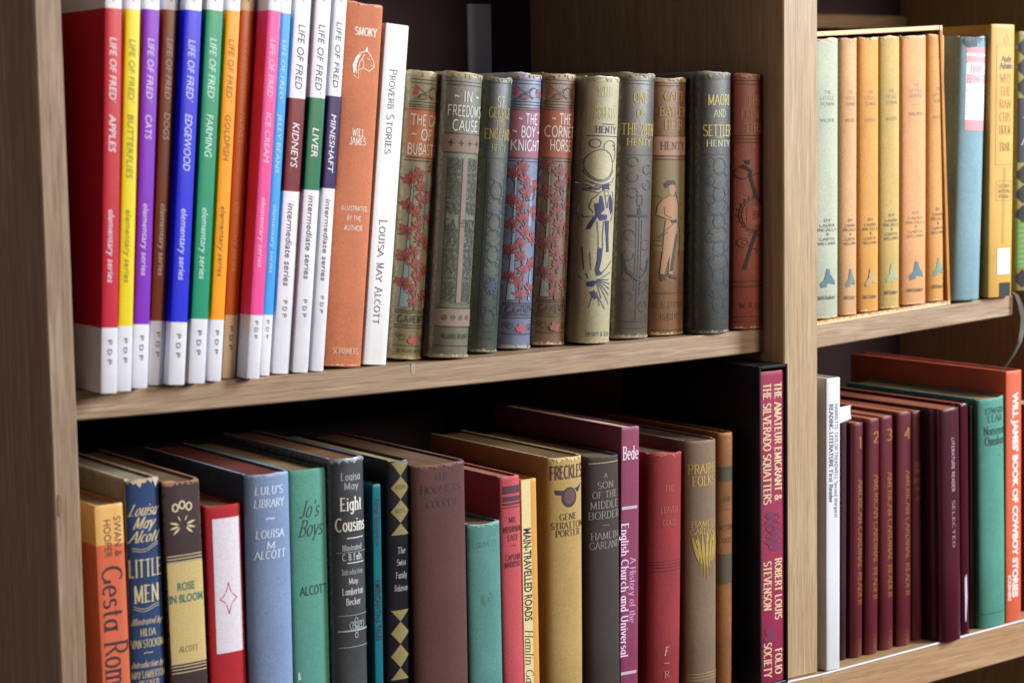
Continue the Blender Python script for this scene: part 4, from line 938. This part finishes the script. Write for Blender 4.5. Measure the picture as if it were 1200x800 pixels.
# yellow
b = Book('golden yellow book with a white sticker and a black patch near its foot', 'R', 1157.5, 1184.5, 346, 1188.7, 29.5, -4, 'c89e50', D=160, bulge=1.6, kind='paper', wear=.12, wearcol='e8c88c', mottle=.08, rough=.5, pages='b8904c')
T = b.T; V = b.v
b.lines([[(T*.2, V(193)), (T*.2, V(53)), (T*.95, V(53))], [(T*.2, V(193)), (T*.95, V(193))], [(T*.55, V(195)), (T*.5, V(285))], [(T*.62, V(195)), (T*.57, V(285))]], .3, '7c6838', name='rule')
b.lines([[(T*.25, V(212)), (T*.92, V(212)), (T*.92, V(235)), (T*.25, V(235)), (T*.25, V(212))], [(T*.55, V(52)), (T*.5, V(47)), (T*.6, V(40)), (T*.68, V(47)), (T*.6, V(52))]], .45, '8c7848', name='rule')
for t, y, wf in (('Andy', 69, .42), ('Adams', 77, .56)): b.across(t, y, 7, wf, '3c4450', xf=.62, thick=24, thin=12, name='author_lettering')
for t, y in (('WHY', 92), ('THE', 107), ('RAN', 122), ('CHIS', 137), ('HOLM', 152), ('TRAIL', 172)): b.across(t, y, 10, .5, 'b08438', xf=.6, thick=14, thin=8, name='title_lettering')
for t, y in (('STORY', 218), ('WESTERN', 224), ('TRAIL', 230)): b.across(t, y, 4, .5, '8c6c30', xf=.58, font='line', thick=16, name='publisher_lettering')
b.panel(291, 321, .32, .88, 'e4e0e4', name='shelf_sticker'); b.panel(331, 347, .42, .92, '14161c', name='black_patch')
# far dark book with diamonds
b = Book('green jacket book with black diamonds, far right on the upper shelf', 'R', 1188.5, 1224, 344, 1228, 38, 6, '8e8a52', D=150, bulge=3.5, kind='paper', wear=.1, mottle=.15, rough=.5, pages='a89868')
b.panel(115, 190, 0, 1, '20242c', name='label_panel'); b.panel(255, 312, 0, 1, '6c9448', name='label_panel')
diamonds(b, [(y, y+22, 'f') for y in (45, 68, 91, 193, 216, 239, 314)], '06070a', xc=.16, hw=.24); diamonds(b, [(y, y+22, 'f') for y in (56, 79, 204, 227)], '06070a', xc=.6, hw=.22)
for y in range(260, 310, 6): b.rule(y, .5, '48702c')
for t, y in (('The', 142), ('Alps', 165)): b.across(t, y, 9, .5, 'b0b4b0', xf=.35)

# ------------------------------------------------------------------ right bay, lower shelf
def rb(label, xl, xr, yb, xt, yt, Y, col, **k): return Book(label, 'B', xl, xr, yb, xt, yt, Y, col, **k)
b = rb('narrow white reader with fine dark lettering, standing against the oak post', 968, 984, 780, 984.6, 442, -24, 'cdd0d2', kind='paper', bulge=0, wear=0, mottle=.04, rough=.45, D=130, pages='dcd8cc', board=1.2)
b.down('READING LITERATURE First Reader', 473, 588, .34, 3.8, '2c3444', name='title_lettering', thick=22, thin=11); b.down('HARRIETTE TAYLOR TREADWELL Second Margaret', 473, 606, .72, 3.0, '6c7c90', name='author_lettering', thick=20, thin=12)
mr = 'numbered maroon volumes'
MR = '46121f'
vols = [('1', 995.5, 1009.3, 774, 1010.2, 494, -10, 'American Cardinal Reader', 14), ('2', 1012, 1027.3, 769, 1029.5, 489, -11, '', 0), ('3', 1029.5, 1045.8, 763, 1045, 486, -10, '', 0), ('4', 1049, 1066.5, 757, 1067, 481, -11, '', 0)]
nm = {'1': 'maroon volume with a gold figure one, beside the white paper slip', '2': 'maroon volume with a gold figure two, between the ones marked one and three', '3': 'maroon volume with a gold figure three, between the ones marked two and four', '4': 'wider maroon volume with a gold figure four, last of the numbered ones'}
b = rb('very narrow dark maroon book between the white reader and volume numbered 1', 984, 991, 775, 992, 492, -9, '380e18', bulge=1, mottle=.1, wear=.05, D=130, pages='6c3420', board=1.5, rough=.5)
slip_parent = b
for t, xl, xr, yb, xt, yt, Y, _, _ in vols:
    b = rb(nm[t], xl, xr, yb, xt, yt, Y, '5e1824', bulge=3.0, mottle=.12, wear=.14, wearcol='8c4450', D=135, cap=.3, pages='b4602f', pinset=.25, board=1.8, rough=.42, spec=.5, group=mr)
    yo = {'1': 0, '2': -6, '3': -9, '4': -11}[t]
    b.across(t, 518+yo, 13, .46 if t != '1' else .24, 'b08040', xf=.62, mat=GOLD('b8863c'), thick=18, thin=9, name='volume_number')
    b.down('AMERICAN CARDINAL READER', 562+yo, 708+yo, .66, 5.4, 'b08040', mat=GOLD('a06c34'), thick=20, thin=11, name='title_lettering')
    b.down('EVANS', 748+yo, 768+yo, .66, 4.4, 'b08040', mat=GOLD('8c5c34'), thick=18, thin=11, name='publisher_lettering')
b = rb('maroon volume with small stacked gold words, beside the numbered ones', 1067.5, 1080, 752, 1079, 480, -8, '561424', bulge=2.5, mottle=.1, wear=.12, wearcol='8c5460', D=135, cap=.3, pages='b4602f', pinset=.25, board=1.8, rough=.42, spec=.5)
for t, y, wf in (('OUR', 543, .6), ('OWN', 551, .66), ('BOOK', 562, .7), ('OF', 572, .4), ('III', 583, .4)): b.across(t, y, 5, wf, 'b08040', mat=GOLD('b08040'), thick=24, thin=14, name='title_lettering')
b = rb('thick glossy dark maroon book standing forward over the edge of its shelf', 1101, 1125, 747, 1122.5, 476, -27, '460d1e', bulge=4.5, mottle=.1, wear=.1, wearcol='7c4458', D=150, cap=.3, pages='a4552c', pinset=.3, board=2, rough=.35, spec=.6)
b.down('LITERATURE READER', 512, 575, .52, 3.2, 'b08c98', font='line', thick=16, name='title_lettering'); b.down('SELECTED', 585, 640, .52, 3.0, '9c7484', font='line', thick=14, name='title_lettering')
b = rb('narrow dark maroon book with a shiny scuff low on its spine', 1126, 1135.4, 741, 1133.5, 472, -24, '460d1e', bulge=1.5, mottle=.1, wear=.1, wearcol='7c4458', D=150, cap=.2, pages='a4552c', pinset=.3, board=1.6, rough=.25, spec=.6)
b.polys([[(b.T*x, b.v(y)) for x, y in ((.35, 676), (.6, 672), (.66, 700), (.5, 728), (.38, 726))]], 'c4b8c8', name='scuff_or_glint')  # pale patch paints a shiny reflection onto the spine
b = rb('thin black brown book wedged beside the sea green one with rubbed foot', 1136.5, 1141.8, 737, 1141, 474, -15, '260a14', bulge=1, mottle=.1, wear=.05, D=140, pages='a4552c', pinset=.3, board=1.6, rough=.5)
b = rb('sea green cloth book with rubbed dark foot beside the orange red book', 1146, 1177, 729, 1175, 463, -20, '4c8c7a', bulge=4.5, mottle=.12, wear=.25, wearcol='84b4a4', D=150, cap=.6, pages='9c7c4c')
for t, y, h, wf in (('EDWARD', 480, 7, .7), ('LEAR', 489, 8, .56), ('Nonsense', 503, 10, .8), ('Omnibus', 515, 10, .74)): b.across(t, y, h, wf, '1f4038', xf=.55, thick=17, thin=8, name='title_lettering')
b.polys([circ(b.T*.72, b.v(533), .7, .7, n=8)[:-1]], '1f3830', name='stain'); b.patch(1, 8, .05, .97, '2c5248', 'stain_band') if False else None
b.rule(716, .6, '284c40')
b = rb('tall bright orange red book with white block capitals reading down at the right edge', 1178, 1196, 723, 1196.5, 433, -22, 'cc5e40', bulge=1.5, kind='paper', mottle=.08, wear=.15, wearcol='f09070', rough=.5, D=180, pages='a84830')
b.down("WILL JAMES' BOOK OF COWBOY STORIES", 459, 699, .55, 6.2, 'f0d8d0', font='sans', bold=.045, name='title_lettering'); b.down('SCRIBNERS', 672, 702, .2, 3.2, 'f0d8d0', font='sans', bold=.03, name='publisher_lettering')
b = rb('dark red brown book cut off at the far right of the lower shelf', 1200, 1226, 714, 1226, 470, -8, '5c1c1c', bulge=2, mottle=.1, wear=.1, D=140, pages='c8b890')

for b, lab, sh in BOOKS:
    g_ = b.root.get('group', '')
    if g_.startswith('old'): b.fray('b09a78' if b.rgb[0] > 90 else '8e8468', 3.4, 2.0, 0)
    elif sh == 'X': b.fray('dcc09a', 1.8, 1.2, 0)
for b, lab, sh in BOOKS:
    for key, c_, t_, f_ in (('torn top edge', 'd0bc98', 4.2, 1), ('flower spray', '9c7858', 2.2, 1), ('pink and white paper', '56686a', 5.0, 1.5), ('horse', 'd8a488', 1.6, 1.4), ('winged roundel', 'dccb98', 3.0, 1), ('crimson cloth', 'a85848', 2.4, 1), ('pale blue cloth', 'a4b4c8', 1.4, 1), ('dull purple', '765250', 1.8, 1), ('rubbed foot', '80a89a', 1.2, 3), ('shiny creased', '9aa6ae', 2.6, 1), ('small blue green', '8cb0a4', 1.6, 1)):
        if key in lab and 'wedged' not in lab and not (key == 'flower spray' and 'yellow' not in lab) and not (key == 'horse' and 'white jacket' in lab) and not (key == 'pale blue cloth' and 'beside' in lab) and not (key == 'rubbed foot' and 'wedged' in lab) and 'white paper jacket' not in lab: b.fray(c_, t_, f_, 0)

# paper slip sticking out between two books
x0, z0 = hit(985.5, 495, -14); x1, z1 = hit(998.5, 480, -14)
bx = slip_parent
xs = bx.o[0]+bx.ex[0]*bx.T*.5+bx.ez[0]*bx.H
V = []; F = []; n = 6
sx, sy = x0, -16
for k in range(n+1):
    t = k/n
    V += [(0+.8*math.sin(t*2), 0, -2+t*12.5), (11.5, -1.5+1.2*math.sin(t*3), 1.0+t*10.5)]
for k in range(n): F.append((2*k, 2*k+1, 2*k+3, 2*k+2))
nv = len(V); V += [(x, y+.35, z) for x, y, z in list(V)]; F += [tuple(nv+i for i in reversed(f)) for f in F[:n]]
for k in range(n): F += [(2*k, 2*k+2, nv+2*k+2, nv+2*k), (2*k+1, nv+2*k+1, nv+2*k+3, 2*k+3)]
F += [(0, nv, nv+1, 1), (2*n, 2*n+1, nv+2*n+1, nv+2*n)]
o = mesh_obj('paper_slip', [(x, y, z) for x, y, z in V], F, ink('dcdce4', rub=.05))
o.location = Vector((x0, -12, bx.o[1]+bx.H+.6))*MM
o['label'] = 'small white paper slip sticking up beside the white reader'; o['category'] = 'paper slip'

# ribbon hanging over the shelf end
P = [hit(x, y, Yq)+(Yq,) for x, y, Yq in ((1186, 342, -1), (1191, 346, -3), (1195, 356, -5), (1199, 372, -6), (1198, 386, -7), (1194, 402, -8), (1187, 416, -10), (1180, 427, -11), (1172, 434, -12))]
V = []; F = []; wd = [2, 3.5, 4.5, 6, 5.5, 3.5, 2, 1.4, 1]
for (x, z, y), ww in zip(P, wd): V += [(x-ww/2, y, z), (x+ww/2, y-1, z), (x+ww/2, y-.4, z), (x-ww/2, y+.6, z)]
for i in range(len(P)-1):
    for j in range(4):
        k = (j+1) % 4; F.append((i*4+j, i*4+k, i*4+4+k, i*4+4+j))
F += [(3, 2, 1, 0), tuple(len(V)-4+i for i in range(4))]
o = mesh_obj('ribbon', V, F, ink('3e3d28', rub=.5), None, None, True, 60)
o['label'] = 'olive ribbon hanging off the right shelf end onto the orange red book'; o['category'] = 'ribbon'

for (b, lab, sh) in BOOKS:
    pass
if __import__('os').environ.get('BOOKDBG'):
    for b, lab, sh in BOOKS: print('%s o=(%.1f,%.1f) T=%.1f H=%.1f Y=%.0f ph=%.1f xR=%.1f topx=%.1f..%.1f | %s' % (sh, b.o[0], b.o[1], b.T, b.H, b.Y, math.degrees(b.ph), b.o[0]+b.T*b.ex[0], b.o[0]+b.ez[0]*b.H, b.o[0]+b.T*b.ex[0]+b.ez[0]*b.H, lab[:40]))
